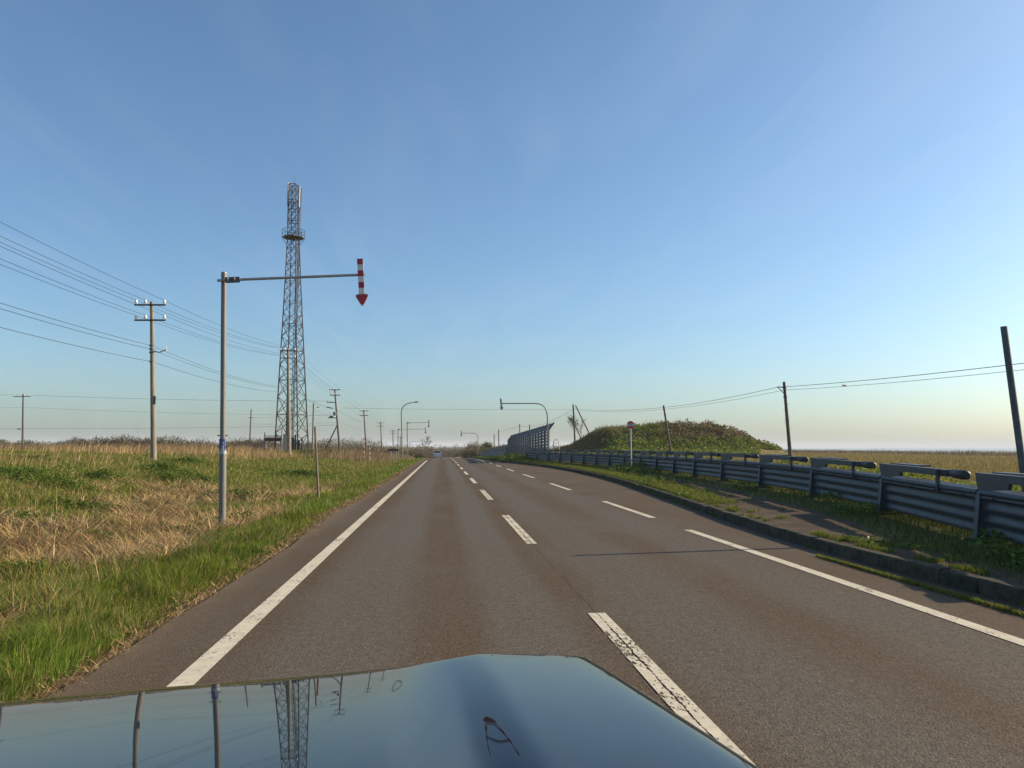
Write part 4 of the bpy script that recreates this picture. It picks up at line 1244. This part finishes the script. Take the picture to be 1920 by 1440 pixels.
# lush verge: fine tussocky turf, longer and darker in clumps, with last year's straw in it
def verge(X, Y, r, dl, k, name, label, wk):
    tus = fbm(X, Y, .55, 51); big = fbm(X, Y, 1.9, 52)
    wd = np.clip(.0026 + wk * r, .0035, .05)
    hh = rng.uniform(.06, .20, k) * (.35 + 1.5 * tus ** 1.5 + .5 * big) * np.clip(dl / .5 + .3, .3, 1.2)
    c = pal(k, GREEN, [3, 4, 2, 2], .22)
    c = c * (.62 + .75 * np.clip(big * 1.2, 0, 1))[:, None]
    c[:, 0] *= .70 + .5 * fbm(X, Y, 2.8, 53)
    dry = rng.random(k) < .06 + .12 * (fbm(X, Y, 1.2, 54) > .58)
    c[dry] = pal(int(dry.sum()), STRAW, [3, 3, 1, 2])
    lean = rng.beta(2.0, 1.7, k) * .95
    az = fbm(X, Y, .5, 55) * 15 + rng.normal(0, .8, k)
    blades(name, X, Y, hh, wd, lean, az, c, M['leaf'], label)
i = lush & (u < .97)
verge(X[i], Y[i], r[i], dl[i], int(i.sum()), 'verge_grass', 'lush green grass along the left road edge', .0005)
Xn, Yn, rn = polar(330000, 4.2, 17, -44, -6)
dn = EDGE_L - Xn
okn = (dn > .10 + .28 * (fbm(Xn, Yn, .9, 11) - .35)) & (dn < 1.75 + 1.3 * (fbm(Xn, Yn, 3.0, 41) - .5))
Xn, Yn, rn, dn = Xn[okn], Yn[okn], rn[okn], dn[okn]
verge(Xn, Yn, rn, dn, len(Xn), 'verge_grass', 'fine undergrowth of the nearest left verge grass', .00035)
# flattened straw in tussocks that fell over every way, with green showing between
i = near_straw
cx_, cy_, cr_ = polar(3000, 5.0, 34, -44, -8)
cd = EDGE_L - cx_
okc = (cd > 1.5) & (cd < 10.5) & (fbm(cx_, cy_, 2.6, 21) > .42)
cx_, cy_, cr_ = cx_[okc], cy_[okc], cr_[okc]
m_ = len(cx_); per = 62
T = np.repeat(np.arange(m_), per); k = len(T)
main = rng.uniform(0, 6.28, m_)[T]
spread = rng.uniform(.25, 1.5, m_)[T]
azs = main + rng.normal(0, 1, k) * spread
st_ = rng.uniform(0, .22, k) * (1 + .02 * cr_[T])
Xs = cx_[T] + np.cos(azs) * st_ + rng.normal(0, .05, k); Ys = cy_[T] + np.sin(azs) * st_ + rng.normal(0, .05, k)
tone = rng.uniform(.72, 1.22, m_)[T]
blades('dry_straw', Xs, Ys, rng.uniform(.18, .62, k) * rng.uniform(.6, 1.25, m_)[T], np.clip(.0035 + .00046 * cr_[T], .004, .02) * np.where(rng.random(k) < .2, 1.9, 1.0), np.clip(rng.normal(.9, .12, k), .45, .985), azs, pal(k, STRAW, [4, 4, 3, 2]) * tone[:, None], M['dry'], 'matted tan straw tussocks flattened on the left slope', zoff=.015, bend=1.5)
sel = i & (u < .30); k = int(sel.sum())
blades('straw_litter', X[sel], Y[sel], rng.uniform(.10, .4, k), np.clip(.004 + .0005 * r[sel], .005, .03), rng.uniform(.85, .99, k), rng.uniform(0, 6.28, k), pal(k, STRAW + [(.10, .07, .04)], [2, 4, 1, 4, 3]), M['dry'], 'fine brown dead litter under the straw tussocks', zoff=.0, bend=1.5)
sel = i & (u > .30); k = int(sel.sum())
wd = np.clip(.003 + .0005 * r[sel], .004, .03)
gp = fbm(X[sel], Y[sel], 1.5, 63)
keep = rng.random(k) < np.clip((gp - .38) * 4, .05, 1)
xs_, ys_ = X[sel][keep], Y[sel][keep]; k = len(xs_)
blades('slope_grass', xs_, ys_, rng.uniform(.06, .22, k), wd[keep], rng.uniform(.2, .9, k), rng.uniform(0, 6.28, k), pal(k, GREEN + OLIVE, [3, 2, 3, 1, 2, 2, 2, 1]), M['leaf'], 'short green shoots between the straw')
# mixed rough grass further out
i = rest
k = i.sum()
wd = np.clip(.004 + .00055 * r[i], .006, .075)
g_ = np.clip((fbm(X[i], Y[i], 5.0, 71) - .5) * 3.2 + .5 + .25 * (X[i] < -16) + .45 * (X[i] < -22), 0, 1)
cg, co, cs = pal(k, GREEN, [3, 3, 2, 2]), pal(k, OLIVE, [3, 3, 2, 2]), pal(k, STRAW, [3, 3, 2, 1])
pick = rng.random(k)
col = np.where((pick < .33 + .45 * g_)[:, None], cg, np.where((pick < .87)[:, None], co, cs))
hh = rng.uniform(.12, .38, k) * (.6 + .8 * fbm(X[i], Y[i], 2.0, 81))
blades('rough_grass', X[i], Y[i], hh, wd, rng.uniform(.15, .85, k), rng.uniform(0, 6.28, k), col, M['leaf'], 'mixed olive and green rough grass on the left field')
# brown litter at the asphalt edge
k = 9000
Y_ = np.exp(rng.uniform(math.log(4), math.log(60), k)); X_ = EDGE_L - rng.normal(.06, .14, k) - .25 * np.exp(-((Y_ - 17.5) / 3) ** 2)
blades('edge_litter', X_, Y_, rng.uniform(.04, .16, k), np.clip(.004 + .0005 * Y_, .005, .03), rng.uniform(.8, .99, k), rng.uniform(0, 6.28, k), pal(k, STRAW + [(.10, .065, .04)], [2, 2, 1, 3, 3]), M['dry'], 'dead brown litter along the asphalt edge', zoff=.03)
# tall standing dry stalks, leaning with the wind
def reeds(name, n, xf, yf, h0, h1, label, lean=(.1, .45), cols=STRAW, wts=(3, 4, 2, 3), wmin=.010, az0=.2):
    X_, Y_ = xf(n), yf(n)
    r_ = np.hypot(X_, Y_)
    return blades(name, X_, Y_, rng.uniform(h0, h1, n) * (.55 + .9 * fbm(X_, Y_, 5, 91)), np.clip(.00042 * r_, wmin, .12), rng.uniform(lean[0], lean[1], n), rng.normal(az0, .7, n), pal(n, cols, wts), M['dry'], label)
reeds('reeds', 4500, lambda n: np.where(rng.random(n) < .85, rng.uniform(-30, -14, n), rng.uniform(-40, -20, n)), lambda n: rng.uniform(58, 82, n), .4, 1.15, 'tall dry reeds standing behind the near left utility pole')
reeds('reeds', 1500, lambda n: rng.normal(-20, 3.0, n), lambda n: rng.uniform(28, 46, n), .35, .8, 'loose dry stalks among the grass left of the near pole', lean=(.2, .7))
reeds('reeds', 22000, lambda n: rng.uniform(-120, -24, n), lambda n: rng.uniform(120, 185, n), .5, 1.4, 'brown reed bed at the far side of the left field', cols=[(.21, .15, .085), (.16, .115, .07), (.26, .19, .11)], wts=(3, 3, 2))
reeds('reeds', 15000, lambda n: rng.uniform(-15, -6.5, n), lambda n: rng.uniform(84, 190, n), .4, 1.15, 'tan dry grass round the snow poles and far left poles', cols=[(.30, .205, .115), (.24, .165, .09), (.36, .25, .15), (.17, .15, .05)], wts=(3, 3, 2, 2))
# sparse stalks near the viewer
k = 260
X_ = EDGE_L - rng.uniform(.8, 7, k); Y_ = rng.uniform(5, 24, k)
blades('tall_stalks', X_, Y_, rng.uniform(.35, .85, k), np.full(k, .007), rng.uniform(.1, .8, k), rng.uniform(0, 6.28, k), pal(k, STRAW, [3, 2, 3, 1]), M['dry'], 'single pale dry stalks sticking out of the left verge')

# right side: field, strip behind the fence, weeds
def side_grass(name, n, r0, r1, a0, a1, cond, h, cols, wts, label, m='leaf', wk=.00050, lean=(.15, .8)):
    X_, Y_, r_ = polar(n, r0, r1, a0, a1)
    ok = cond(X_, Y_)
    X_, Y_, r_ = X_[ok], Y_[ok], r_[ok]; k = len(X_)
    return blades(name, X_, Y_, rng.uniform(h[0], h[1], k) * (.5 + fbm(X_, Y_, 2.5, 13)), np.clip(.003 + wk * r_, .006, .12), rng.uniform(lean[0], lean[1], k), rng.uniform(0, 6.28, k), pal(k, cols, wts), M[m], label)
side_grass('field_grass', 230000, 18, 260, 8, 43, lambda x, y: (x > fenceX(y) + 3.8 + 3 * (fbm(x, y, 6, 3) - .5)) & (x < 141) & ~((x > 23) & (x < 56) & (np.abs(y - 120) < 14)), (.10, .30),
           [(.25, .18, .075), (.20, .165, .06), (.16, .155, .045), (.30, .22, .11)], [3, 3, 3, 1.5], 'tan and olive grass of the right-hand field')
side_grass('bright_weeds', 130000, 10, 110, 5, 46, lambda x, y: (x > fenceX(y) + .25) & (x < fenceX(y) + 4.5 + 3.0 * (fbm(x, y, 5, 4) - .5)) & (y < 82), (.25, .65),
           [(.15, .215, .022), (.19, .235, .03), (.10, .16, .02), (.24, .23, .05)], [3, 3, 2, 1], 'bright yellow-green weeds just behind the guard fence')
side_grass('fence_grass', 90000, 8, 110, 5, 46, lambda x, y: (x > fenceX(y) - 1.75 + 1.3 * (fbm(x, y, 1.3, 6) - .5)) & (x < fenceX(y) + .3) & (y < 84), (.06, .24),
           [(.085, .125, .018), (.115, .15, .022), (.06, .09, .016), (.19, .16, .06)], [3, 3, 3, .8], 'green grass along the foot of the guard fence')
# kerb-side weeds
k0 = 170000
Y_ = np.exp(rng.uniform(math.log(6), math.log(105), k0)); X_ = kerbX(Y_) + rng.gamma(1.6, .28, k0) - .02
msk = .62 * fbm(X_, Y_, 1.0, 8) + .38 * vnoise(X_, Y_, .22, 9) + .16 * sst(13, 22, Y_) + .30 * sst(24, 40, Y_) > .53 + .16 * np.clip(X_ - kerbX(Y_) - .3, 0, 1)
X_, Y_ = X_[msk], Y_[msk]; k = len(X_)
o = blades('kerb_weeds', X_, Y_, rng.uniform(.02, .13, k) * (.4 + .03 * np.minimum(Y_, 30)), np.clip(.003 + .0005 * Y_, .005, .05), rng.uniform(.3, .9, k), rng.uniform(0, 6.28, k), pal(k, GREEN + [(.24, .21, .06), (.20, .14, .07)], [3, 3, 2, 2, 2, 1]), M['leaf'], 'patchy green weeds growing on the kerb and pavement', zoff=.07)
# grass line in the gutter joint
k = 16000
Y_ = rng.uniform(3.5, 10.3, k); X_ = 5.16 + .05 * (fbm(Y_, Y_, 1.2, 7) - .5) + rng.normal(0, .018, k) * (1.2 - .05 * Y_)
wv = (fbm(X_ * 0 + 3, Y_, .8, 12) + .25 - sst(8.5, 10.3, Y_) * .35) > rng.random(k) * .7 + .05
X_, Y_ = X_[wv], Y_[wv]; k = len(X_)
blades('gutter_grass', X_, Y_, rng.uniform(.02, .065, k), np.full(k, .006), rng.uniform(.2, .9, k), rng.uniform(0, 6.28, k), pal(k, GREEN + OLIVE, [2, 3, 1, 3, 2, 2, 1, 1]), M['leaf'], 'thin line of grass in the gutter joint', zoff=.088)
# bank of grass at the end of the bay
side_grass('bank_grass', 90000, 62, 150, 1.5, 9, lambda x, y: (x > kerbX(y) + .25) & (x < 9.8) & (y > 72), (.12, .36),
           [(.14, .19, .025), (.10, .15, .02), (.22, .18, .06), (.17, .20, .03)], [3, 2, 2, 2], 'green grass bank at the end of the bay')
# rim of the coast
reeds('reeds', 36000, lambda n: rng.uniform(122, 146, n), lambda n: rng.uniform(120, 480, n), .5, 1.5, 'dry reeds on the coastal rim right of the mound', cols=[(.24, .175, .10), (.19, .14, .08), (.29, .22, .13)], wts=(3, 3, 2))
reeds('reeds', 14000, lambda n: rng.normal(22, 4.2, n), lambda n: rng.normal(126, 5, n), .35, 1.0, 'orange-brown dry grass on the hump left of the mound', cols=[(.30, .17, .07), (.25, .15, .07), (.34, .22, .11), (.16, .15, .05)], wts=(3, 3, 2, 1))
reeds('reeds', 900, lambda n: rng.uniform(24, 50, n), lambda n: rng.uniform(117, 132, n), .6, 1.5, 'sparse dry stalks on the crest of the mound', cols=[(.22, .16, .10), (.18, .13, .08)], wts=(1, 1), lean=(.05, .3))

def leaves(name, P, size, col, m, label, cat='shrub', up=.5, kind='stuff', parent=None):
    """broad leaves: folded diamonds, random facing, P = centres"""
    n = len(P)
    d = rng.standard_normal((n, 3)); d[:, 2] = d[:, 2] * .7
    d /= np.linalg.norm(d, axis=1)[:, None]
    nn = rng.standard_normal((n, 3)); nn[:, 2] = np.abs(nn[:, 2]) + up
    s = np.cross(d, nn); s /= np.linalg.norm(s, axis=1)[:, None] + 1e-9
    q = np.cross(s, d)
    size = np.broadcast_to(size, (n,))[:, None]
    a = P - d * size * .5; t_ = P + d * size * .55 - q * size * .08
    l = P + s * size * .38 + q * size * .10; r_ = P - s * size * .38 + q * size * .10
    V = np.stack([a, l, t_, r_], 1).reshape(-1, 3)
    base = (np.arange(n) * 4)[:, None]
    Fc = np.concatenate([base + np.array([0, 1, 2]), base + np.array([0, 2, 3])], 0)
    o = np_mesh(name, V, Fc, m, np.repeat(col, 4, 0))
    if parent is not None:
        o.data.transform(Matrix.Translation(-parent.location)); o.parent = parent
    if kind == 'stuff': tag(o, label, cat, kind=kind)
    return o

# broad-leaved weeds standing behind the guard fence
k = 24000
Y_ = np.exp(rng.uniform(math.log(9), math.log(80), k)); X_ = fenceX(Y_) + .35 + rng.random(k) ** 1.3 * (2.6 + .02 * Y_)
lu = fbm(X_, Y_, 1.6, 19)
leaves('fence_back_weeds', np.stack([X_, Y_, gz(X_, Y_) + .1 + rng.random(k) ** .7 * (.15 + .75 * np.clip(lu, .2, 1))], -1), np.clip(.05 + .0022 * Y_, .06, .3) * rng.uniform(.7, 1.3, k), pal(k, [(.16, .205, .022), (.21, .235, .03), (.10, .145, .018), (.24, .22, .05)], [3, 3, 2, 1], .2), M['leaf_b'], 'yellow-green broad leaved weeds crowding behind the guard fence', 'weeds')
# leaf cover of the mound
k = 80000
X_ = rng.uniform(22, 60, k); Y_ = rng.uniform(106, 136, k)
zz = gz(X_, Y_)
ok = (zz > .95) & (Y_ < 130); X_, Y_, zz = X_[ok], Y_[ok], zz[ok]; k = len(X_)
gm_ = np.clip((fbm(X_, Y_, 7, 15) - .5) * 3 + .5 + .55 * (X_ < 31 + 3 * fbm(X_, Y_, 4, 5)) - .55 * (X_ > 33) * (zz > 1.7) + .4 * (zz < 1.5) - .1, 0, 1)
c1_ = pal(k, [(.125, .155, .024), (.085, .115, .02), (.19, .20, .04)], [3, 3, 1], .25); c2_ = pal(k, [(.14, .105, .055), (.105, .08, .042), (.19, .15, .075), (.11, .12, .032)], [3, 3, 1.5, 2], .25)
col = np.where((rng.random(k) < gm_)[:, None], c1_, c2_) * 1.25
clump = fbm(X_, Y_, 1.3, 16)
leaves('mound_shrubs', np.stack([X_, Y_, zz + rng.random(k) ** 1.3 * (.12 + 2.0 * np.clip(clump - .35, 0, 1) + 1.6 * np.clip(fbm(X_, Y_, 3.4, 29) - .64, 0, 1) * 1.4)], -1), rng.uniform(.15, .36, k), col, M['leaf_b'], 'low brown and green leafy scrub covering the mound')

# green belt of tall weeds at the foot of the mound
k = 30000
X_ = rng.uniform(19, 48, k); Y_ = rng.uniform(93, 109, k)
okf = X_ < .425 * Y_; X_, Y_ = X_[okf], Y_[okf]; k = len(X_)
hb = .2 + .8 * fbm(X_, Y_, 3, 27)
leaves('mound_foot_weeds', np.stack([X_, Y_, gz(X_, Y_) + rng.random(k) * hb], -1), rng.uniform(.14, .34, k), pal(k, [(.15, .20, .025), (.11, .155, .02), (.20, .225, .04), (.22, .18, .07)], [3, 3, 2, 1], .25), M['leaf_b'], 'tall bright green weeds along the foot of the mound', 'weeds')
# dark leafy herb clumps on the left slope
cl = [(-13.5, 27, 1.3, .55), (-11.8, 25.5, 1.1, .5), (-15.5, 29, 1.2, .5), (-12.6, 30, 1.1, .55), (-10.9, 32, 1.0, .6), (-9.8, 33, .9, .65), (-17.5, 28, 1.2, .4), (-8.2, 13.5, .5, .28), (-5.9, 11.6, .36, .26), (-7.3, 9.8, .45, .25), (-5.4, 8.9, .32, .2), (-6.6, 15.6, .35, .28), (-9.0, 17.5, .6, .3), (-5.3, 16.5, .5, .3), (-4.9, 18.5, .6, .3), (-7.7, 44, 1.5, .5), (-15, 47, 1.6, .45), (-9.4, 21, .7, .3), (-20, 40, 1.8, .4), (-13, 38, 1.3, .4), (-6.8, 27, 1.0, .3), (-17, 100, 2.5, .9), (-14.5, 98, 2.0, .8)]
P_ = []; S_ = []
for (x, y, rr, hgt) in cl:
    rr = rr * .68; k = int(1900 * min(2.2, rr))
    a = rng.uniform(0, 6.28, k); q = np.minimum(np.abs(rng.normal(0, .55, k)) + .05, 1.9) * rr
    X_ = x + q * np.cos(a) * 2.0 + .3 * rng.standard_normal(k); Y_ = y + q * np.sin(a)
    lump = .35 + .9 * fbm(X_, Y_, .8, 17)
    P_.append(np.stack([X_, Y_, gz(X_, Y_) + (rng.random(k) ** .6) * hgt * 1.15 * lump * np.exp(-(q / rr) ** 2) + .02], -1))
    S_.append(np.full(k, .03 + .0010 * y) * rng.uniform(.7, 1.4, k))
k = 16000
X_, Y_, r_ = polar(k, 6, 75, -44, -6); okh = (EDGE_L - X_ > 2.2) & (fbm(X_, Y_, 2.2, 77) > .5); X_, Y_ = X_[okh], Y_[okh]; k = len(X_)
P_.append(np.stack([X_, Y_, gz(X_, Y_) + rng.random(k) * .13 + .02], -1)); S_.append((.028 + .0010 * Y_) * rng.uniform(.6, 1.3, k))
P_ = np.concatenate(P_); S_ = np.concatenate(S_)
leaves('leafy_herbs', P_, S_, pal(len(P_), [(.070, .125, .016), (.105, .165, .021), (.050, .092, .014), (.15, .195, .03)], [3, 3, 2, 1], .2), M['leaf_b'], 'dark green leafy herb clumps on the left slope', 'herbs')
# pale-leaved weeds beside the right kerb and at fence posts
P_ = []
for (x, y, rr, hgt, k) in [(6.1, 10.4, .14, .14, 60), (6.0, 10.9, .1, .1, 40), (6.3, 9.9, .12, .1, 40), (7.2, 9.2, .5, .16, 260), (7.0, 8.3, .5, .14, 260), (7.9, 10.4, .35, .22, 160), (8.6, 15.4, .5, .22, 320), (9.6, 39.5, .9, .30, 900), (10.3, 41.5, 1.0, .42, 1200), (10.0, 37, .8, .3, 600), (7.4, 27, .5, .35, 260), (9.0, 22.5, .5, .3, 200), (6.7, 21, .3, .15, 120), (9.4, 17.8, .4, .25, 260)]:
    a = rng.uniform(0, 6.28, k); q = np.sqrt(rng.random(k)) * rr
    X_ = x + q * np.cos(a); Y_ = y + q * np.sin(a)
    P_.append(np.stack([X_, Y_, np.maximum(gz(X_, Y_), .1) + rng.random(k) * hgt], -1))
P_ = np.concatenate(P_)
leaves('pavement_weeds', P_, rng.uniform(.035, .08, len(P_)) + .0006 * P_[:, 1], pal(len(P_), [(.13, .19, .035), (.17, .22, .05), (.085, .13, .025)], [3, 2, 2]), M['leaf_b'], 'leafy pale green weeds on the right pavement', 'weeds')

# thickets: masses of bare twigs with a few leaves
def thicket(name, blobs, label, cols, wts, n_per=2500, size=(.25, .7)):
    P_ = []
    for (x, y, z, rx, ry, h) in blobs:
        k = n_per
        d = rng.standard_normal((k, 3)); d /= np.linalg.norm(d, axis=1)[:, None]; d[:, 2] = np.abs(d[:, 2])
        q = rng.random(k) ** .45
        lump = .72 + .5 * vnoise(d[:, 0] * 3 + x, d[:, 1] * 3 + d[:, 2] * 2 + y, .8)
        P_.append(np.stack([x + d[:, 0] * rx * q * lump, y + d[:, 1] * ry * q * lump, z + d[:, 2] * h * q * lump], -1))
    P_ = np.concatenate(P_); k = len(P_)
    d = rng.standard_normal((k, 3)); d[:, 2] = np.abs(d[:, 2]) * 1.6 + .2; d /= np.linalg.norm(d, axis=1)[:, None]
    s = np.cross(d, rng.standard_normal((k, 3))); s /= np.linalg.norm(s, axis=1)[:, None]
    L = rng.uniform(size[0], size[1], k)[:, None]; W = .10
    V = np.stack([P_ - s * L * W, P_ + s * L * W, P_ + d * L], 1).reshape(-1, 3)
    Fc = (np.arange(k) * 3)[:, None] + np.array([0, 1, 2])
    o = np_mesh(name, V, Fc, M['dry'], np.repeat(pal(k, cols, wts, .22), 3, 0))
    return tag(o, label, 'thicket', kind='stuff')
BR = [(.15, .115, .065), (.115, .09, .055), (.19, .15, .085), (.12, .125, .04)]
bl = []
for x, y, rx, h in [(9.5, 196, 3.0, 3.2), (12, 204, 3.4, 3.8), (15, 214, 4.2, 4.2), (19, 225, 5, 4.0), (8.8, 232, 3, 4.2), (10.5, 260, 4, 6.0), (13, 285, 5, 6.5), (23, 240, 5, 4.0)]:
    bl.append((x, y, gzs(x, y) - .3, rx, rx, h))
thicket('thicket', bl, 'brown bare thicket on the right beyond the road crest', BR, (3, 3, 2, 2), 4500)
bl = []
for x, y, rx, h in [(-5.5, 205, 2.4, 2.6), (-7.5, 215, 3, 3.4), (-10.5, 228, 4, 3.6), (-15, 240, 5, 4.0), (-20, 232, 6, 4.0), (-5.5, 250, 3, 3.6), (-8, 285, 4, 5.2), (-4.6, 300, 3.0, 4.6), (-27, 250, 7, 4.2), (-36, 262, 8, 4.2), (-13, 196, 4, 2.8), (-20, 196, 4, 2.4)]:
    bl.append((x, y, gzs(x, y) - .3, rx, rx, h))
for x, y, rx, h in [(-1, 345, 4, 3.6), (4, 352, 4, 3.0), (9, 345, 4, 3.8), (1.5, 372, 5, 4.2), (7, 380, 5, 4.0), (-5, 368, 5, 4.6)]:
    bl.append((x, y, gzs(x, y) - .3, rx, rx, h))
thicket('thicket', bl, 'brown bare thicket on the left beyond the road crest', BR, (3, 3, 2, 1), 3800)
bl = []
for x in np.arange(-190, -40, 9.0):
    y = 250 + 30 * random.random(); bl.append((x, y, .6, 8, 6, 1.5 + 1.7 * float(fbm(x, y, 40, 3))))
for x, h in ((-58, 3.6), (-52, 3.4), (-64, 3.0), (-36, 3.0)):
    bl.append((x, 150, .6, 6, 4, h * .8))
thicket('thicket', bl, 'long low brown thicket along the left horizon', [(.13, .105, .065), (.10, .08, .055), (.16, .13, .075)], (3, 3, 2), 2600, (.35, .9))
bl = []
for y in np.arange(125, 470, 5.5):
    if random.random() < .62:
        x = 134 + 9 * random.random(); bl.append((x, y, gzs(x, y) - .1, 1.5 + 4 * random.random(), 2.5, .45 + 1.1 * random.random() ** 2))
thicket('thicket', bl, 'low brown scrub along the coastal rim on the right horizon', BR, (3, 3, 2, 1), 420, (.25, .6))
bl = []
for x in np.arange(-620, -230, 13.0):
    y = 520 + 40 * random.random(); bl.append((x, y, .5, 10, 8, 4.5 + 3.5 * random.random()))
thicket('far_wood', bl, 'dark evergreen wood on the far left horizon', [(.035, .055, .025), (.05, .07, .03)], (1, 1), 900, (1.0, 2.4))
bl = []
for x in np.arange(-260, 130, 16.0):
    y = 640 + 80 * random.random(); bl.append((x, y, -4.5 if x > -60 else 0, 14, 10, 7 + 3.0 * random.random()))
thicket('far_wood', bl, 'faint brown wood on the horizon where the road vanishes', [(.11, .10, .075), (.09, .085, .07)], (1, 1), 900, (1.0, 2.4))

# ------------------------------------------------------------------ single trees
def bare_tree(x, y, z0, H, label, seed, twig_r=.02):
    rr = random.Random(seed)
    root = thing('bare_tree', (x, y, z0), label, 'tree')
    tr = MB(); cr = MB()
    def grow(p, d, L, r, lev):
        n = 4; pts = [p]; rad = [r]
        for k in range(n):
            d = (d + Vector((rr.gauss(0, .13), rr.gauss(0, .13), rr.gauss(.05, .08)))).normalized()
            p = p + d * (L / n); pts.append(p); rad.append(max(twig_r * .6, r * (1 - .55 * (k + 1) / n)))
        (tr if lev == 0 else cr).tube(pts, rad, 5 if lev else 8)
        if lev < 4:
            for k in range(rr.randint(3, 4) if lev else 5):
                t = rr.uniform(.35, 1.0); j = min(n - 1, int(t * n))
                a = rr.uniform(0, 6.28); sp = rr.uniform(.45, .95)
                nd = (d + Vector((math.cos(a) * sp, math.sin(a) * sp, rr.uniform(-.05, .5)))).normalized()
                grow(pts[j + 1], nd, L * rr.uniform(.5, .72), rad[j + 1] * .75, lev + 1)
    grow(Vector((x, y, z0 - .2)), Vector((.03, 0, 1)), H * .5, H * .022, 0)
    tr.build('trunk', M['bark'], root); cr.build('crown', M['bark'], root)
    return root
bx_ = at(1096, 840, 138)
bare_tree(bx_.x, 138, gzs(bx_.x, 138), 7.0, 'small bare leafless tree behind the propped pole', 5, .032)
bx_ = at(1116, 830, 134)
def leafy_tree(x, y, z0, H, R, label, cols, wts, seed, n=2600):
    rr = random.Random(seed)
    root = thing('leafy_tree', (x, y, z0), label, 'tree')
    tr = MB()
    tr.tube([(x, y, z0 - .2), (x + .05, y, z0 + H * .4), (x, y + .1, z0 + H * .75)], [H * .03, H * .02, H * .008], 8)
    for k in range(6):
        a = rr.uniform(0, 6.28); t = rr.uniform(.3, .65)
        tr.tube([(x, y, z0 + H * t), (x + math.cos(a) * R * .6, y + math.sin(a) * R * .6, z0 + H * (t + .22))], [H * .012, H * .004], 5)
    tr.build('trunk', M['bark'], root)
    P_ = []
    for k in range(16):
        a = rr.uniform(0, 6.28); q = rr.random() ** .6 * R * .75; h = rr.uniform(.38, .92) * H
        c = np.array([x + q * math.cos(a), y + q * math.sin(a), z0 + h]); s = R * rr.uniform(.22, .4)
        P_.append(c + rng.standard_normal((n // 16, 3)) * s * .6)
    P_ = np.concatenate(P_)
    leaves('crown', P_, rng.uniform(.12, .3, len(P_)), pal(len(P_), cols, wts), M['leaf_b'], None, kind=None, parent=root)
bx_ = at(913, 850, 205)
leafy_tree(bx_.x, 205, gzs(bx_.x, 205), 4.6, 1.9, 'small yellow-green tree left of the snow fence end', [(.14, .15, .03), (.19, .18, .05), (.10, .115, .025)], [3, 2, 2], 3)
bx_ = at(796, 850, 330)
bare_tree(bx_.x, 330, gzs(bx_.x, 330), 8.5, 'faint grey bare tree above the road vanishing point', 9, .05)

# ------------------------------------------------------------------ the sea-coast air
hz = MB().add([(x, y, z) for x in (-6100, 13600) for y in (-2600, 14100) for z in (-17.5, 46)], [(0, 1, 3, 2), (4, 6, 7, 5), (0, 4, 5, 1), (2, 3, 7, 6), (0, 2, 6, 4), (1, 5, 7, 3)])
hm = bpy.data.materials.new('haze_air'); hm.use_nodes = True
ht = hm.node_tree
for n_ in list(ht.nodes):
    if n_.type != 'OUTPUT_MATERIAL': ht.nodes.remove(n_)
pv = ht.nodes.new('ShaderNodeVolumePrincipled')
pv.inputs['Color'].default_value = (0.88, 0.94, 1.0, 1)
pv.inputs['Density'].default_value = 0.00018
pv.inputs['Anisotropy'].default_value = 0.0
ht.links.new(pv.outputs[0], ht.nodes['Material Output'].inputs['Volume'])
ho_ = hz.build('haze', hm)
tag(ho_, 'thin pale sea haze over the whole coast', kind='stuff')
